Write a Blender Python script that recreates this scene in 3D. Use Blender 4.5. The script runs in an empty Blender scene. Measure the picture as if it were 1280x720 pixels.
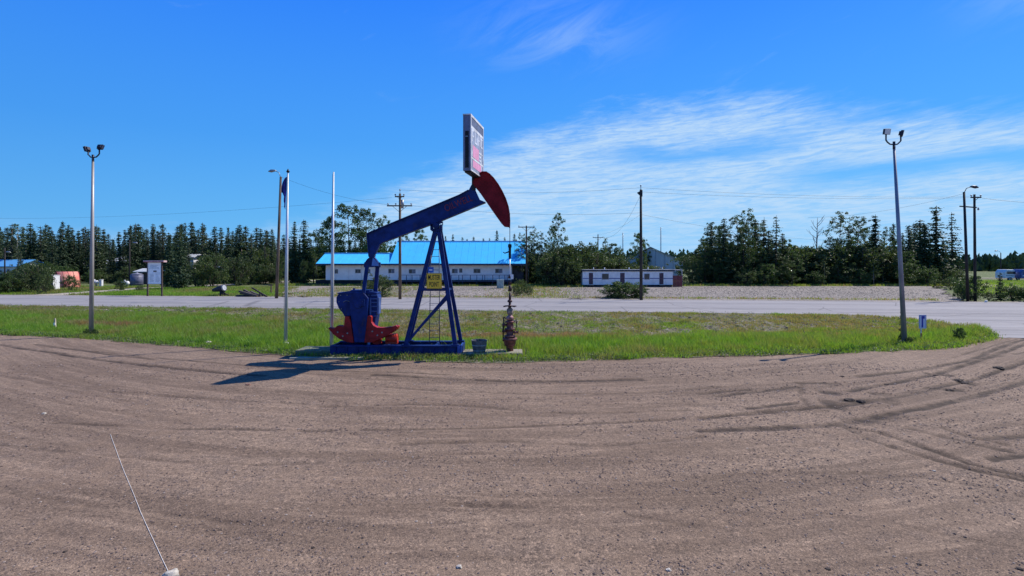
import bpy, bmesh, math, random
import numpy as np
from mathutils import Vector, Matrix, Euler, noise as mnoise
R = math.radians
PI = math.pi
sc = bpy.context.scene
col = sc.collection

# ------------------------------------------------------------------ camera, sky, sun, exposure
CAM_H = 4.0
cam_d = bpy.data.cameras.new('camera')
cam = bpy.data.objects.new('camera', cam_d); col.objects.link(cam)
cam.location = (0, 0, CAM_H); cam.rotation_euler = (R(90), 0, 0)
cam_d.sensor_width = 36; cam_d.lens = 18.0            # 90 degree wide security camera lens
cam_d.shift_y = -(360 - 329) / 1280.0 * -1 * -1       # horizon lies a little above the middle
cam_d.clip_start = 0.05; cam_d.clip_end = 9000
sc.camera = cam

SUN_EL, SUN_AZ = 48.5, 62.0                           # azimuth from the view direction towards the right
sun_d = bpy.data.lights.new('sun', 'SUN'); sun_d.energy = 5.0; sun_d.angle = R(0.5); sun_d.color = (1.0, 0.93, 0.84)
sun = bpy.data.objects.new('sun', sun_d); col.objects.link(sun)
sd = Vector((math.sin(R(SUN_AZ)) * math.cos(R(SUN_EL)), math.cos(R(SUN_AZ)) * math.cos(R(SUN_EL)), math.sin(R(SUN_EL))))
sun.rotation_euler = sd.to_track_quat('Z', 'Y').to_euler(); sun.location = (30, 20, 60)

sc.view_settings.view_transform = 'Standard'; sc.view_settings.look = 'None'
sc.view_settings.exposure = 0.1; sc.view_settings.gamma = 1.0
sc.render.resolution_x = 1024; sc.render.resolution_y = 576

class NT:
    """tiny node helper"""
    def __init__(s, nt): s.nt = nt; s.n = nt.nodes; s.l = nt.links
    def new(s, t, **k):
        nd = s.n.new(t)
        for a, v in k.items(): setattr(nd, a, v)
        return nd
    def put(s, sock, v):
        if v is None: return
        if isinstance(v, bpy.types.NodeSocket): s.l.new(v, sock)
        else: sock.default_value = v
    def math(s, op, a, b=None, c=None, clamp=False):
        nd = s.new('ShaderNodeMath', operation=op); nd.use_clamp = clamp
        s.put(nd.inputs[0], a); s.put(nd.inputs[1], b); s.put(nd.inputs[2], c)
        return nd.outputs[0]
    def vmath(s, op, a, b=None):
        nd = s.new('ShaderNodeVectorMath', operation=op); s.put(nd.inputs[0], a); s.put(nd.inputs[1], b)
        return nd.outputs[0]
    def noise(s, vec, scale, detail=4, rough=.55, dist=0.0, fac=True):
        nd = s.new('ShaderNodeTexNoise'); s.put(nd.inputs['Vector'], vec)
        nd.inputs['Scale'].default_value = scale; nd.inputs['Detail'].default_value = detail
        nd.inputs['Roughness'].default_value = rough; nd.inputs['Distortion'].default_value = dist
        return nd.outputs[0] if fac else nd.outputs[1]
    def mr(s, v, a, b, c=0.0, d=1.0, smooth=True):
        nd = s.new('ShaderNodeMapRange'); nd.interpolation_type = 'SMOOTHSTEP' if smooth else 'LINEAR'
        s.put(nd.inputs[0], v)
        for i, x in enumerate((a, b, c, d)): nd.inputs[1 + i].default_value = x
        return nd.outputs[0]
    def mix(s, f, a, b, mode='MIX'):
        nd = s.new('ShaderNodeMix', data_type='RGBA', blend_type=mode)
        s.put(nd.inputs[0], f)
        for i, v in ((6, a), (7, b)):
            if isinstance(v, tuple) and len(v) == 3: v = (*v, 1)
            s.put(nd.inputs[i], v)
        return nd.outputs[2]
    def ramp(s, f, stops):
        nd = s.new('ShaderNodeValToRGB'); el = nd.color_ramp.elements
        while len(el) < len(stops): el.new(.5)
        for e, (p, c) in zip(el, stops): e.position = p; e.color = (*c, 1)
        s.put(nd.inputs[0], f); return nd.outputs[0]
    def curve(s, f, pts):
        nd = s.new('ShaderNodeFloatCurve'); c = nd.mapping.curves[0]
        while len(c.points) < len(pts): c.points.new(.5, .5)
        for p, (x, y) in zip(c.points, pts): p.location = (x, y)
        nd.mapping.update(); s.put(nd.inputs['Value'], f); return nd.outputs[0]

world = bpy.data.worlds.new('World'); sc.world = world; world.use_nodes = True
W = NT(world.node_tree)
bg = W.n['Background']; bg.inputs[1].default_value = 0.1
sky = W.new('ShaderNodeTexSky', sky_type='NISHITA', sun_disc=False)
sky.sun_elevation = R(SUN_EL); sky.sun_rotation = R(SUN_AZ); sky.air_density = 1.0; sky.dust_density = 0.2; sky.ozone_density = 2.5
dirv = W.new('ShaderNodeTexCoord').outputs['Generated']
sep = W.new('ShaderNodeSeparateXYZ'); W.l.new(dirv, sep.inputs[0])
dx, dy, dz = sep.outputs
az = W.math('ARCTAN2', dx, dy)                         # radians, 0 = view direction, + = right
el = W.math('ARCSINE', dz)
elr = W.mr(el, 0.0, R(90), smooth=False)
blue = W.ramp(elr, [(0.0, (1.6, 5.0, 8.9)), (0.05, (1.05, 4.4, 8.8)), (0.14, (.55, 3.3, 8.9)), (0.30, (.20, 2.05, 9.2)), (0.55, (.10, .95, 4.4)), (1.0, (.06, .42, 2.2))])
sunv = W.new('ShaderNodeVectorMath', operation='DOT_PRODUCT'); W.put(sunv.inputs[0], dirv); sunv.inputs[1].default_value = tuple(sd)
blue = W.mix(1.0, blue, W.ramp(W.mr(sunv.outputs['Value'], -1, 1, smooth=False), [(0, (.42, .45, .5)), (.35, (.80, .84, .90)), (.6, (1.0, 1.0, 1.0)), (1, (1.25, 1.2, 1.1))]), 'MULTIPLY')
base_sky = W.mix(0.93, sky.outputs[0], blue)
# cirrus
cv = W.new('ShaderNodeCombineXYZ'); W.put(cv.inputs[0], W.math('MULTIPLY', az, 3.2)); W.put(cv.inputs[1], W.math('MULTIPLY_ADD', el, 15.0, W.math('MULTIPLY', az, -1.2)))
n1 = W.noise(cv.outputs[0], 1.3, 8, .62, .6)
n2 = W.noise(cv.outputs[0], 4.5, 7, .68, 1.0)
cvb = W.new('ShaderNodeCombineXYZ'); W.put(cvb.inputs[0], W.math('MULTIPLY', az, 9.0)); W.put(cvb.inputs[1], W.math('MULTIPLY_ADD', el, 85.0, W.math('MULTIPLY', az, -4.0)))
n3 = W.noise(cvb.outputs[0], 2.2, 6, .7, .8)
azn = W.mr(az, R(-30), R(60), smooth=False)
top = W.math('MULTIPLY', W.curve(azn, [(0, .10), (.1, .22), (.22, .44), (.31, .62), (.40, .74), (.56, .82), (.70, .71), (.84, .57), (1, .50)]), R(20))
edge = W.math('SUBTRACT', top, el)
edge = W.math('ADD', edge, W.math('MULTIPLY', W.math('SUBTRACT', n1, .5), .11))
edge = W.math('ADD', edge, W.math('MULTIPLY', W.math('SUBTRACT', n2, .5), .05))
mask = W.mr(edge, -.030, .045)
low = W.mr(el, R(0.5), R(7.0), .62, 1.0)
def gap(ce, he, a0, a1, k):
    d = W.math('DIVIDE', W.math('SUBTRACT', W.math('ADD', el, W.math('MULTIPLY', W.math('SUBTRACT', n1, .5), .06)), R(ce)), R(he))
    g = W.math('POWER', 2.718, W.math('MULTIPLY', W.math('MULTIPLY', d, d), -1.0))
    a = W.math('MULTIPLY', W.mr(az, R(a0), R(a0 + 9)), W.mr(az, R(a1), R(a1 + 9), 1.0, 0.0))
    return W.math('SUBTRACT', 1.0, W.math('MULTIPLY', W.math('MULTIPLY', g, a), k))
dens = W.math('MULTIPLY', mask, low)
dens = W.math('MULTIPLY', dens, W.mr(n2, .28, .60, .66, 1.0))
dens = W.math('MULTIPLY', dens, W.mr(n3, .32, .62, .52, 1.0))
dens = W.math('MULTIPLY', dens, gap(8.3, 1.1, 24, 75, .9))
dens = W.math('MULTIPLY', dens, gap(11.6, 0.8, 6, 24, .8))
# a few faint high wisps
wv = W.new('ShaderNodeCombineXYZ'); W.put(wv.inputs[0], W.math('MULTIPLY_ADD', az, 3.0, 4.2)); W.put(wv.inputs[1], W.math('MULTIPLY_ADD', el, 11.0, W.math('MULTIPLY', az, -4.0)))
wn = W.noise(wv.outputs[0], 1.6, 8, .66, .9)
def bump2(ca, ce, wa, we):
    a_ = W.math('DIVIDE', W.math('SUBTRACT', az, R(ca)), R(wa)); e_ = W.math('DIVIDE', W.math('SUBTRACT', el, R(ce)), R(we))
    return W.math('POWER', 2.718, W.math('MULTIPLY', W.math('ADD', W.math('MULTIPLY', a_, a_), W.math('MULTIPLY', e_, e_)), -1.0))
wwin = W.math('ADD', bump2(5, 24.0, 8, 3.2), W.math('MULTIPLY', bump2(45, 22, 4, 3), .8))
wis = W.math('MAXIMUM', W.math('MULTIPLY', W.mr(wn, .60, .85, 0, .25), W.mr(el, R(14), R(22))), W.math('MULTIPLY', W.math('MULTIPLY', wwin, W.mr(wn, .38, .70, .0, 1.0)), .30))
dens = W.math('MAXIMUM', dens, wis)
dens = W.math('MULTIPLY', dens, .90)
final = W.mix(dens, base_sky, (5.1, 6.9, 8.9))
W.l.new(final, bg.inputs[0])

# ------------------------------------------------------------------ helpers
def P(px, py, D): return Vector(((px - 640) / 640 * D, D, CAM_H + (329 - py) / 640 * D))
def X(px, D): return (px - 640) / 640 * D
def Z(py, D): return CAM_H + (329 - py) / 640 * D
def GD(py): return 2560.0 / (py - 329)
def G(px, py): D = GD(py); return Vector((X(px, D), D, 0))

MATS = {}
def mat(name, c, rough=.6, metal=0.0, var=.18, scale=3.0, bump=0.0, bscale=30.0, c2=None, spec=.4, stretch=None, emis=None, isl=0.0):
    if name in MATS: return MATS[name]
    m = bpy.data.materials.new(name); m.use_nodes = True; MATS[name] = m
    T = NT(m.node_tree); b = T.n['Principled BSDF']
    tc = T.new('ShaderNodeTexCoord').outputs['Object']
    if stretch:
        mp = T.new('ShaderNodeMapping'); T.l.new(tc, mp.inputs[0]); mp.inputs['Scale'].default_value = stretch; tc = mp.outputs[0]
    n = T.noise(tc, scale, 6, .6)
    d = c2 or tuple(x * (1 - var * 2.2) for x in c)
    cc = T.mix(T.mr(n, .3, .72), tuple(min(1, x * (1 + var * .5)) for x in c), d)
    if isl:
        g = T.new('ShaderNodeNewGeometry').outputs['Random Per Island']
        cc = T.mix(1.0, cc, T.ramp(g, [(0, (1 - isl,) * 3), (1, (1 + isl,) * 3)]), 'MULTIPLY')
    T.l.new(cc, b.inputs['Base Color'])
    T.put(b.inputs['Roughness'], T.mr(n, .2, .8, max(0.02, rough - .08), min(1, rough + .12)))
    b.inputs['Metallic'].default_value = metal; b.inputs['Specular IOR Level'].default_value = spec
    if bump:
        bn = T.new('ShaderNodeBump'); bn.inputs['Strength'].default_value = bump; bn.inputs['Distance'].default_value = .03
        T.l.new(T.noise(tc, bscale, 5, .65), bn.inputs['Height']); T.l.new(bn.outputs[0], b.inputs['Normal'])
    if emis:
        b.inputs['Emission Color'].default_value = (*emis[:3], 1); b.inputs['Emission Strength'].default_value = emis[3]
    return m

def leafmat(name, c1, c2, trans=.35, rough=.55, obj_var=.35):
    m = bpy.data.materials.new(name); m.use_nodes = True; MATS[name] = m
    T = NT(m.node_tree); b = T.n['Principled BSDF']; out = T.n['Material Output']
    g = T.new('ShaderNodeNewGeometry').outputs['Random Per Island']
    tc = T.new('ShaderNodeTexCoord').outputs['Object']
    oi = T.new('ShaderNodeObjectInfo').outputs['Random']
    cl = T.noise(tc, .9, 3, .5)
    f = T.math('ADD', T.math('MULTIPLY', g, .55), T.math('MULTIPLY', T.mr(cl, .3, .7), .45))
    cc = T.mix(f, c1, c2)
    cc = T.mix(1.0, cc, T.ramp(oi, [(0, (1 - obj_var, 1 - obj_var, 1 - obj_var * .8)), (.5, (1, 1, 1)), (1, (1 + obj_var * .5, 1 + obj_var * .35, 1 + obj_var * .1))]), 'MULTIPLY')
    T.l.new(cc, b.inputs['Base Color']); b.inputs['Roughness'].default_value = rough; b.inputs['Specular IOR Level'].default_value = .3
    tr = T.new('ShaderNodeBsdfTranslucent'); T.l.new(T.mix(1.0, cc, (1.15, 1.25, .6), 'MULTIPLY'), tr.inputs[0])
    ms = T.new('ShaderNodeMixShader'); ms.inputs[0].default_value = trans
    T.l.new(b.outputs[0], ms.inputs[1]); T.l.new(tr.outputs[0], ms.inputs[2]); T.l.new(ms.outputs[0], out.inputs[0])
    return m

def tag(o, label=None, cat=None, group=None, kind=None):
    if label: o['label'] = label
    if cat: o['category'] = cat
    if group: o['group'] = group
    if kind: o['kind'] = kind
    return o

class MB:
    def __init__(s): s.v = []; s.f = []; s.sm = []
    def add(s, vs, fs, smooth=False):
        o = len(s.v); s.v += [tuple(v) for v in vs]
        for f in fs: s.f.append(tuple(i + o for i in f)); s.sm.append(smooth)
        return s
    def box(s, c, size, rot=None):
        c = Vector(c); hx, hy, hz = (x / 2 for x in size)
        vs = [Vector((x * hx, y * hy, z * hz)) for z in (-1, 1) for y in (-1, 1) for x in (-1, 1)]
        if rot is not None:
            M = rot if isinstance(rot, Matrix) else Euler(rot).to_matrix()
            vs = [M @ v for v in vs]
        return s.add([v + c for v in vs], [(0, 2, 3, 1), (4, 5, 7, 6), (0, 1, 5, 4), (2, 6, 7, 3), (0, 4, 6, 2), (1, 3, 7, 5)])
    def bb(s, x0, x1, y0, y1, z0, z1): return s.box(((x0 + x1) / 2, (y0 + y1) / 2, (z0 + z1) / 2), (abs(x1 - x0), abs(y1 - y0), abs(z1 - z0)))
    def bar(s, a, b, w, d=None):
        a = Vector(a); b = Vector(b); z = (b - a); L = z.length; z.normalize()
        h = Vector((0, 1, 0)) if abs(z.y) < .95 else Vector((1, 0, 0))
        x = h.cross(z).normalized(); y = z.cross(x)
        return s.box((a + b) / 2, (w, d or w, L), Matrix((x, y, z)).transposed())
    def cyl(s, a, b, r0, r1=None, n=12, caps=True):
        return s.tube([a, b], [r0, r0 if r1 is None else r1], n, caps)
    def tube(s, pts, r, n=8, caps=True):
        pts = [Vector(p) for p in pts]; rs = r if isinstance(r, (list, tuple)) else [r] * len(pts)
        vs = []; px_ = None
        for i, p in enumerate(pts):
            t = (pts[min(i + 1, len(pts) - 1)] - pts[max(i - 1, 0)])
            if t.length < 1e-9: t = Vector((0, 0, 1))
            t.normalize()
            if px_ is None:
                h = Vector((0, 0, 1)) if abs(t.z) < .9 else Vector((1, 0, 0))
                x = h.cross(t).normalized()
            else: x = (px_ - t * px_.dot(t)).normalized()
            px_ = x; y = t.cross(x)
            vs += [p + (x * math.cos(2 * PI * k / n) + y * math.sin(2 * PI * k / n)) * rs[i] for k in range(n)]
        fs = [(i * n + k, i * n + (k + 1) % n, (i + 1) * n + (k + 1) % n, (i + 1) * n + k) for i in range(len(pts) - 1) for k in range(n)]
        s.add(vs, fs, True)
        if caps:
            o = len(s.v) - len(vs); s.f.append(tuple(o + k for k in reversed(range(n)))); s.sm.append(False)
            o2 = o + (len(pts) - 1) * n; s.f.append(tuple(o2 + k for k in range(n))); s.sm.append(False)
        return s
    def lathe(s, base, prof, n=16, axis=(0, 0, 1)):
        base = Vector(base); a = Vector(axis)
        return s.tube([base + a * h for h, r in prof], [r for h, r in prof], n)
    def prism(s, prof, y0, y1):
        """profile [(x,z)] extruded along y"""
        n = len(prof); ar = sum(prof[i][0] * prof[(i + 1) % n][1] - prof[(i + 1) % n][0] * prof[i][1] for i in range(n))
        if ar < 0: prof = prof[::-1]
        vs = [(x, y0, z) for x, z in prof] + [(x, y1, z) for x, z in prof]
        return s.add(vs, [tuple(range(n)), tuple(n + k for k in reversed(range(n)))] + [(i, i + n, (i + 1) % n + n, (i + 1) % n) for i in range(n)])
    def build(s, name, m, parent=None, bevel=0, loc=None):
        me = bpy.data.meshes.new(name)
        off = Vector((0, 0, 0))
        if parent is not None:
            q = parent
            while q is not None: off += Vector(q.location); q = q.parent
        if loc is not None: off = Vector(loc)
        me.from_pydata([tuple(Vector(v) - off) for v in s.v], [], s.f)
        me.polygons.foreach_set('use_smooth', s.sm); me.materials.append(m); me.update()
        o = bpy.data.objects.new(name, me); col.objects.link(o)
        if parent is not None: o.parent = parent
        elif loc is not None: o.location = loc
        if bevel:
            b = o.modifiers.new('bevel', 'BEVEL'); b.width = bevel; b.segments = 2; b.limit_method = 'ANGLE'
        return o

def fix(o):
    bm = bmesh.new(); bm.from_mesh(o.data); bmesh.ops.recalc_face_normals(bm, faces=bm.faces); bm.to_mesh(o.data); bm.free(); return o
def empty(name, loc, label=None, cat=None, group=None, rz=0):
    o = bpy.data.objects.new(name, None); col.objects.link(o); o.location = loc; o.rotation_euler = (0, 0, rz)
    o.empty_display_size = .3
    return tag(o, label, cat, group)

def npmesh(name, co, faces_idx, nper, m, smooth=False, attrs=None):
    me = bpy.data.meshes.new(name)
    co = np.ascontiguousarray(co, dtype=np.float32); fi = np.ascontiguousarray(faces_idx, dtype=np.int32).reshape(-1)
    nf = len(fi) // nper
    me.vertices.add(len(co)); me.vertices.foreach_set('co', co.reshape(-1))
    me.loops.add(len(fi)); me.loops.foreach_set('vertex_index', fi)
    me.polygons.add(nf); me.polygons.foreach_set('loop_start', np.arange(0, len(fi), nper, dtype=np.int32))
    me.polygons.foreach_set('use_smooth', np.full(nf, smooth))
    for k, a in (attrs or {}).items():
        at = me.attributes.new(k, 'FLOAT', 'POINT'); at.data.foreach_set('value', np.asarray(a, dtype=np.float32))
    me.update(calc_edges=True); me.validate()
    if m: me.materials.append(m)
    return me
def obj(name, me, parent=None, loc=(0, 0, 0)):
    o = bpy.data.objects.new(name, me); col.objects.link(o); o.parent = parent; o.location = loc; return o

def text_mesh(name, txt, size, m, M, parent, extrude=.004, width=None, off=(0, 0), space=1.0):
    """flat lettering: M maps local (x right, y up, z out) to the world"""
    cu = bpy.data.curves.new('lettering_tmp', 'FONT'); cu.body = txt; cu.size = size; cu.extrude = extrude
    cu.align_x = 'CENTER'; cu.align_y = 'CENTER'; cu.space_character = space; cu.offset = off[0] if off[0] else 0
    t = bpy.data.objects.new('lettering_tmp', cu); col.objects.link(t)
    dg = bpy.context.evaluated_depsgraph_get(); me = bpy.data.meshes.new_from_object(t.evaluated_get(dg))
    bpy.data.objects.remove(t); bpy.data.curves.remove(cu)
    if width:
        xs = [v.co.x for v in me.vertices]; k = width / (max(xs) - min(xs)); c0 = (max(xs) + min(xs)) / 2
        for v in me.vertices: v.co.x = (v.co.x - c0) * k
    offp = Vector((0, 0, 0)); q = parent
    while q is not None: offp += Vector(q.location); q = q.parent
    me.transform(Matrix.Translation(-offp) @ M); me.materials.clear(); me.materials.append(m); me.name = name
    o = bpy.data.objects.new(name, me); col.objects.link(o); o.parent = parent
    return o
def face_matrix(center, right, up):
    r = Vector(right).normalized(); u = Vector(up).normalized(); n = r.cross(u).normalized(); u = n.cross(r)
    M = Matrix((r, u, n)).transposed().to_4x4(); M.translation = Vector(center); return M

# numpy value noise
def vnoise(x, y, seed=0):
    rs = np.random.RandomState(seed); T = rs.rand(256, 256)
    xi = np.floor(x).astype(int); yi = np.floor(y).astype(int); fx = x - xi; fy = y - yi
    fx = fx * fx * (3 - 2 * fx); fy = fy * fy * (3 - 2 * fy)
    a = T[xi % 256, yi % 256]; b = T[(xi + 1) % 256, yi % 256]; c = T[xi % 256, (yi + 1) % 256]; d = T[(xi + 1) % 256, (yi + 1) % 256]
    return (a * (1 - fx) + b * fx) * (1 - fy) + (c * (1 - fx) + d * fx) * fy
def fbm(x, y, seed=0, o=4):
    s = 0; a = .5; t = 0
    for k in range(o): s = s + a * vnoise(x * 2 ** k, y * 2 ** k, seed + k); t += a; a *= .5
    return s / t

# ------------------------------------------------------------------ ground materials
def ground_mat(name, cols, scales=(.25, 3, 40), bump=.5, rut=False, streak=False, dist=.02, rough=.9, pebble=True):
    m = bpy.data.materials.new(name); m.use_nodes = True; T = NT(m.node_tree); b = T.n['Principled BSDF']
    geo = T.new('ShaderNodeNewGeometry').outputs['Position']
    v = geo
    if streak:   # long arcs raked by turning trucks
        sp = T.new('ShaderNodeSeparateXYZ'); T.l.new(geo, sp.inputs[0])
        xx = T.math('MULTIPLY', sp.outputs[0], .02)
        bend = T.math('MULTIPLY', T.math('MULTIPLY', sp.outputs[0], sp.outputs[0]), -.017)
        yy = T.math('ADD', sp.outputs[1], bend)
        cb = T.new('ShaderNodeCombineXYZ'); T.put(cb.inputs[0], T.math('MULTIPLY', sp.outputs[0], .10)); T.put(cb.inputs[1], yy)
        s1 = T.noise(cb.outputs[0], .9, 5, .6, .25); s2 = T.noise(cb.outputs[0], 4.0, 4, .6, .3)
    n0 = T.noise(v, scales[0], 5, .6); n1 = T.noise(v, scales[1], 5, .65); n2 = T.noise(v, scales[2], 3, .7)
    c = T.mix(T.mr(n0, .35, .65), cols[0], cols[1])
    c = T.mix(T.math('MULTIPLY', T.mr(n1, .42, .68), .6), c, cols[2])
    if streak:
        c = T.mix(T.math('MULTIPLY', T.mr(s1, .44, .62), .75), c, tuple(x * .72 for x in cols[0]))
        c = T.mix(T.math('MULTIPLY', T.mr(s2, .48, .70), .5), c, tuple(x * 1.25 for x in cols[1]))
    vor = T.new('ShaderNodeTexVoronoi'); T.put(vor.inputs['Vector'], v); vor.inputs['Scale'].default_value = scales[2] * .55
    pc = T.ramp(T.noise(v, scales[2] * 2.2, 1, .5), [(.30, (.52, .52, .54)), (.45, (.92, .92, .92)), (.58, (1.05, 1.05, 1.05)), (.70, (1.6, 1.58, 1.55))])
    c = T.mix(.9, c, T.mix(1.0, c, pc, 'MULTIPLY'))
    v1 = T.new('ShaderNodeTexVoronoi'); T.put(v1.inputs['Vector'], v); v1.inputs['Scale'].default_value = scales[2] * 1.5
    s1_ = T.new('ShaderNodeSeparateColor'); T.l.new(v1.outputs['Color'], s1_.inputs[0])
    c = T.mix(T.mr(n1, .3, .65, .25, .8), c, T.mix(1.0, c, T.ramp(s1_.outputs[0], [(0, (.42, .42, .44)), (.25, (.86, .86, .86)), (.75, (1.1, 1.1, 1.1)), (1, (1.75, 1.72, 1.68))]), 'MULTIPLY'))
    v3 = T.new('ShaderNodeTexVoronoi'); T.put(v3.inputs['Vector'], v); v3.inputs['Scale'].default_value = scales[2] * .62
    s3_ = T.new('ShaderNodeSeparateColor'); T.l.new(v3.outputs['Color'], s3_.inputs[0])
    c = T.mix(T.mr(n0, .35, .65, .3, .8), c, T.mix(1.0, c, T.ramp(s3_.outputs[0], [(0, (.5, .5, .52)), (.2, (.92, .92, .92)), (.8, (1.05, 1.05, 1.05)), (1, (1.5, 1.48, 1.45))]), 'MULTIPLY'))
    v2 = T.new('ShaderNodeTexVoronoi'); T.put(v2.inputs['Vector'], v); v2.inputs['Scale'].default_value = scales[2] * .45
    s2_ = T.new('ShaderNodeSeparateColor'); T.l.new(v2.outputs['Color'], s2_.inputs[0])
    spot = T.math('MULTIPLY', T.math('LESS_THAN', s2_.outputs[1], .12), T.math('LESS_THAN', v2.outputs['Distance'], .28))
    c = T.mix(T.math('MULTIPLY', spot, .5), c, tuple(x * .4 for x in cols[2]))
    if rut:
        at = T.new('ShaderNodeAttribute', attribute_name='rut').outputs['Fac']
        c = T.mix(T.math('MULTIPLY', at, T.mr(n1, .3, .6, .6, 1.0)), c, tuple(x * .24 for x in cols[0]))
    T.l.new(c, b.inputs['Base Color']); b.inputs['Roughness'].default_value = rough; b.inputs['Specular IOR Level'].default_value = .22
    bn = T.new('ShaderNodeBump'); bn.inputs['Strength'].default_value = bump; bn.inputs['Distance'].default_value = dist
    h = T.math('ADD', T.math('MULTIPLY', n2, .8), T.math('ADD', T.math('MULTIPLY', vor.outputs['Distance'], .25), T.math('MULTIPLY', n1, .6)))
    T.l.new(h, bn.inputs['Height']); T.l.new(bn.outputs[0], b.inputs['Normal'])
    return m
M_YARD = ground_mat('yard_gravel', ((.206, .144, .100), (.252, .181, .127), (.172, .128, .098)), (.22, 2.2, 30), .8, rut=True, streak=True, dist=.02)
M_LOT = ground_mat('lot_gravel', ((.26, .23, .20), (.33, .29, .25), (.16, .15, .12)), (.10, 1.4, 6), .9, dist=.15)
M_LANE = ground_mat('lane_dirt', ((.42, .37, .29), (.36, .32, .25), (.28, .26, .2)), (.2, 1.5, 8), .5)
M_GROUND = ground_mat('grassy_ground', ((.075, .12, .030), (.13, .16, .05), (.22, .20, .12)), (.06, .5, 5), .8, dist=.15)
M_VERGE = ground_mat('verge_soil', ((.15, .14, .085), (.24, .21, .16), (.085, .11, .03)), (.3, 1.6, 9), 1.0, dist=.10)
M_ROAD = bpy.data.materials.new('worn_asphalt'); M_ROAD.use_nodes = True
T = NT(M_ROAD.node_tree); b_ = T.n['Principled BSDF']; geo = T.new('ShaderNodeNewGeometry').outputs['Position']
sp = T.new('ShaderNodeSeparateXYZ'); T.l.new(geo, sp.inputs[0])
yy = T.math('MULTIPLY_ADD', sp.outputs[0], .11, sp.outputs[1])
cb = T.new('ShaderNodeCombineXYZ'); T.put(cb.inputs[0], T.math('MULTIPLY', sp.outputs[0], .03)); T.put(cb.inputs[1], yy)
rs_ = T.noise(cb.outputs[0], .75, 4, .55); rn = T.noise(geo, .5, 6, .7); rf = T.noise(geo, 25, 3, .7)
c = T.mix(T.mr(rs_, .38, .62), (.31, .295, .29), (.225, .215, .215)); c = T.mix(T.math('MULTIPLY', T.mr(rn, .5, .7), .5), c, (.36, .33, .30))
c = T.mix(.5, c, T.mix(1.0, c, T.ramp(rf, [(.3, (.7, .7, .7)), (.7, (1.25, 1.25, 1.25))]), 'MULTIPLY'))
vc = T.new('ShaderNodeTexVoronoi', feature='DISTANCE_TO_EDGE'); 
T.put(vc.inputs['Vector'], geo); vc.inputs['Scale'].default_value = .13
c = T.mix(T.math('MULTIPLY', T.mr(vc.outputs['Distance'], .0, .012, 1.0, 0.0), .55), c, (.09, .085, .085))
T.l.new(c, b_.inputs['Base Color']); b_.inputs['Roughness'].default_value = .85; b_.inputs['Specular IOR Level'].default_value = .3
bn = T.new('ShaderNodeBump'); bn.inputs['Strength'].default_value = .3; bn.inputs['Distance'].default_value = .01; T.l.new(rf, bn.inputs['Height']); T.l.new(bn.outputs[0], b_.inputs['Normal'])

# ------------------------------------------------------------------ ground
F_PTS = [(-90, 42), (-60, 36), (-45, 33), (-28.8, 28.8), (-21.9, 26.7), (-12.1, 23.1), (-8, 21.5), (-4, 20.9), (0, 20.5), (5.3, 21.3), (11.1, 22.3), (16.6, 23.0), (21.3, 24.4), (23.8, 25.9), (25.4, 27.0), (26.2, 27.7)]
B_PTS = [(-90, 53), (-60, 49.3), (-45, 47.5), (-30, 45.6), (-22, 44.6), (-13, 43.5), (-8, 43), (-4, 42.5), (0, 42), (6, 41.3), (13, 40.5), (20, 39.7), (26, 38.5), (28.6, 35.5), (28.3, 31.5), (26.6, 28.2)]
fx = np.array([p[0] for p in F_PTS]); fy = np.array([p[1] for p in F_PTS])
def Fy(x):
    x = np.asarray(x, float)
    return np.where(x < 26.2, np.interp(x, fx, fy), 27.7) + (fbm(x * .8 + 50, x * 0 + 3, 7, 4) - .5) * .55
ROAD_Z = .10
def grid_mesh(name, Xg, Yg, Zg, m, attrs=None, smooth=True):
    nr, nc = Xg.shape; co = np.stack([Xg, Yg, Zg], -1).reshape(-1, 3)
    i = np.arange(nr * nc).reshape(nr, nc)
    f = np.stack([i[:-1, :-1], i[:-1, 1:], i[1:, 1:], i[1:, :-1]], -1).reshape(-1, 4)
    return npmesh(name, co, f, 4, m, smooth, attrs)

# the ground itself: one sheet to the horizon
xs = np.concatenate([-np.geomspace(4000, 130, 22), np.linspace(-120, 120, 81), np.geomspace(130, 4000, 22)])
ys = np.concatenate([[-400, -60, -10, 5, 15, 25, 35, 45, 52, 58, 60], np.linspace(62, 160, 50), np.geomspace(170, 5000, 26)])
Xg, Yg = np.meshgrid(xs, ys)
farline = 58.5 - .1 * Xg
Zg = np.where(Yg < farline, -.5, -.02 + (fbm(Xg * .08, Yg * .08, 3) - .5) * .25 * np.clip((Yg - farline) / 25, 0, 1) * (Yg < 400))
tag(obj('ground', grid_mesh('ground', Xg, Yg, Zg, M_GROUND)), kind='structure')

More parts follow.
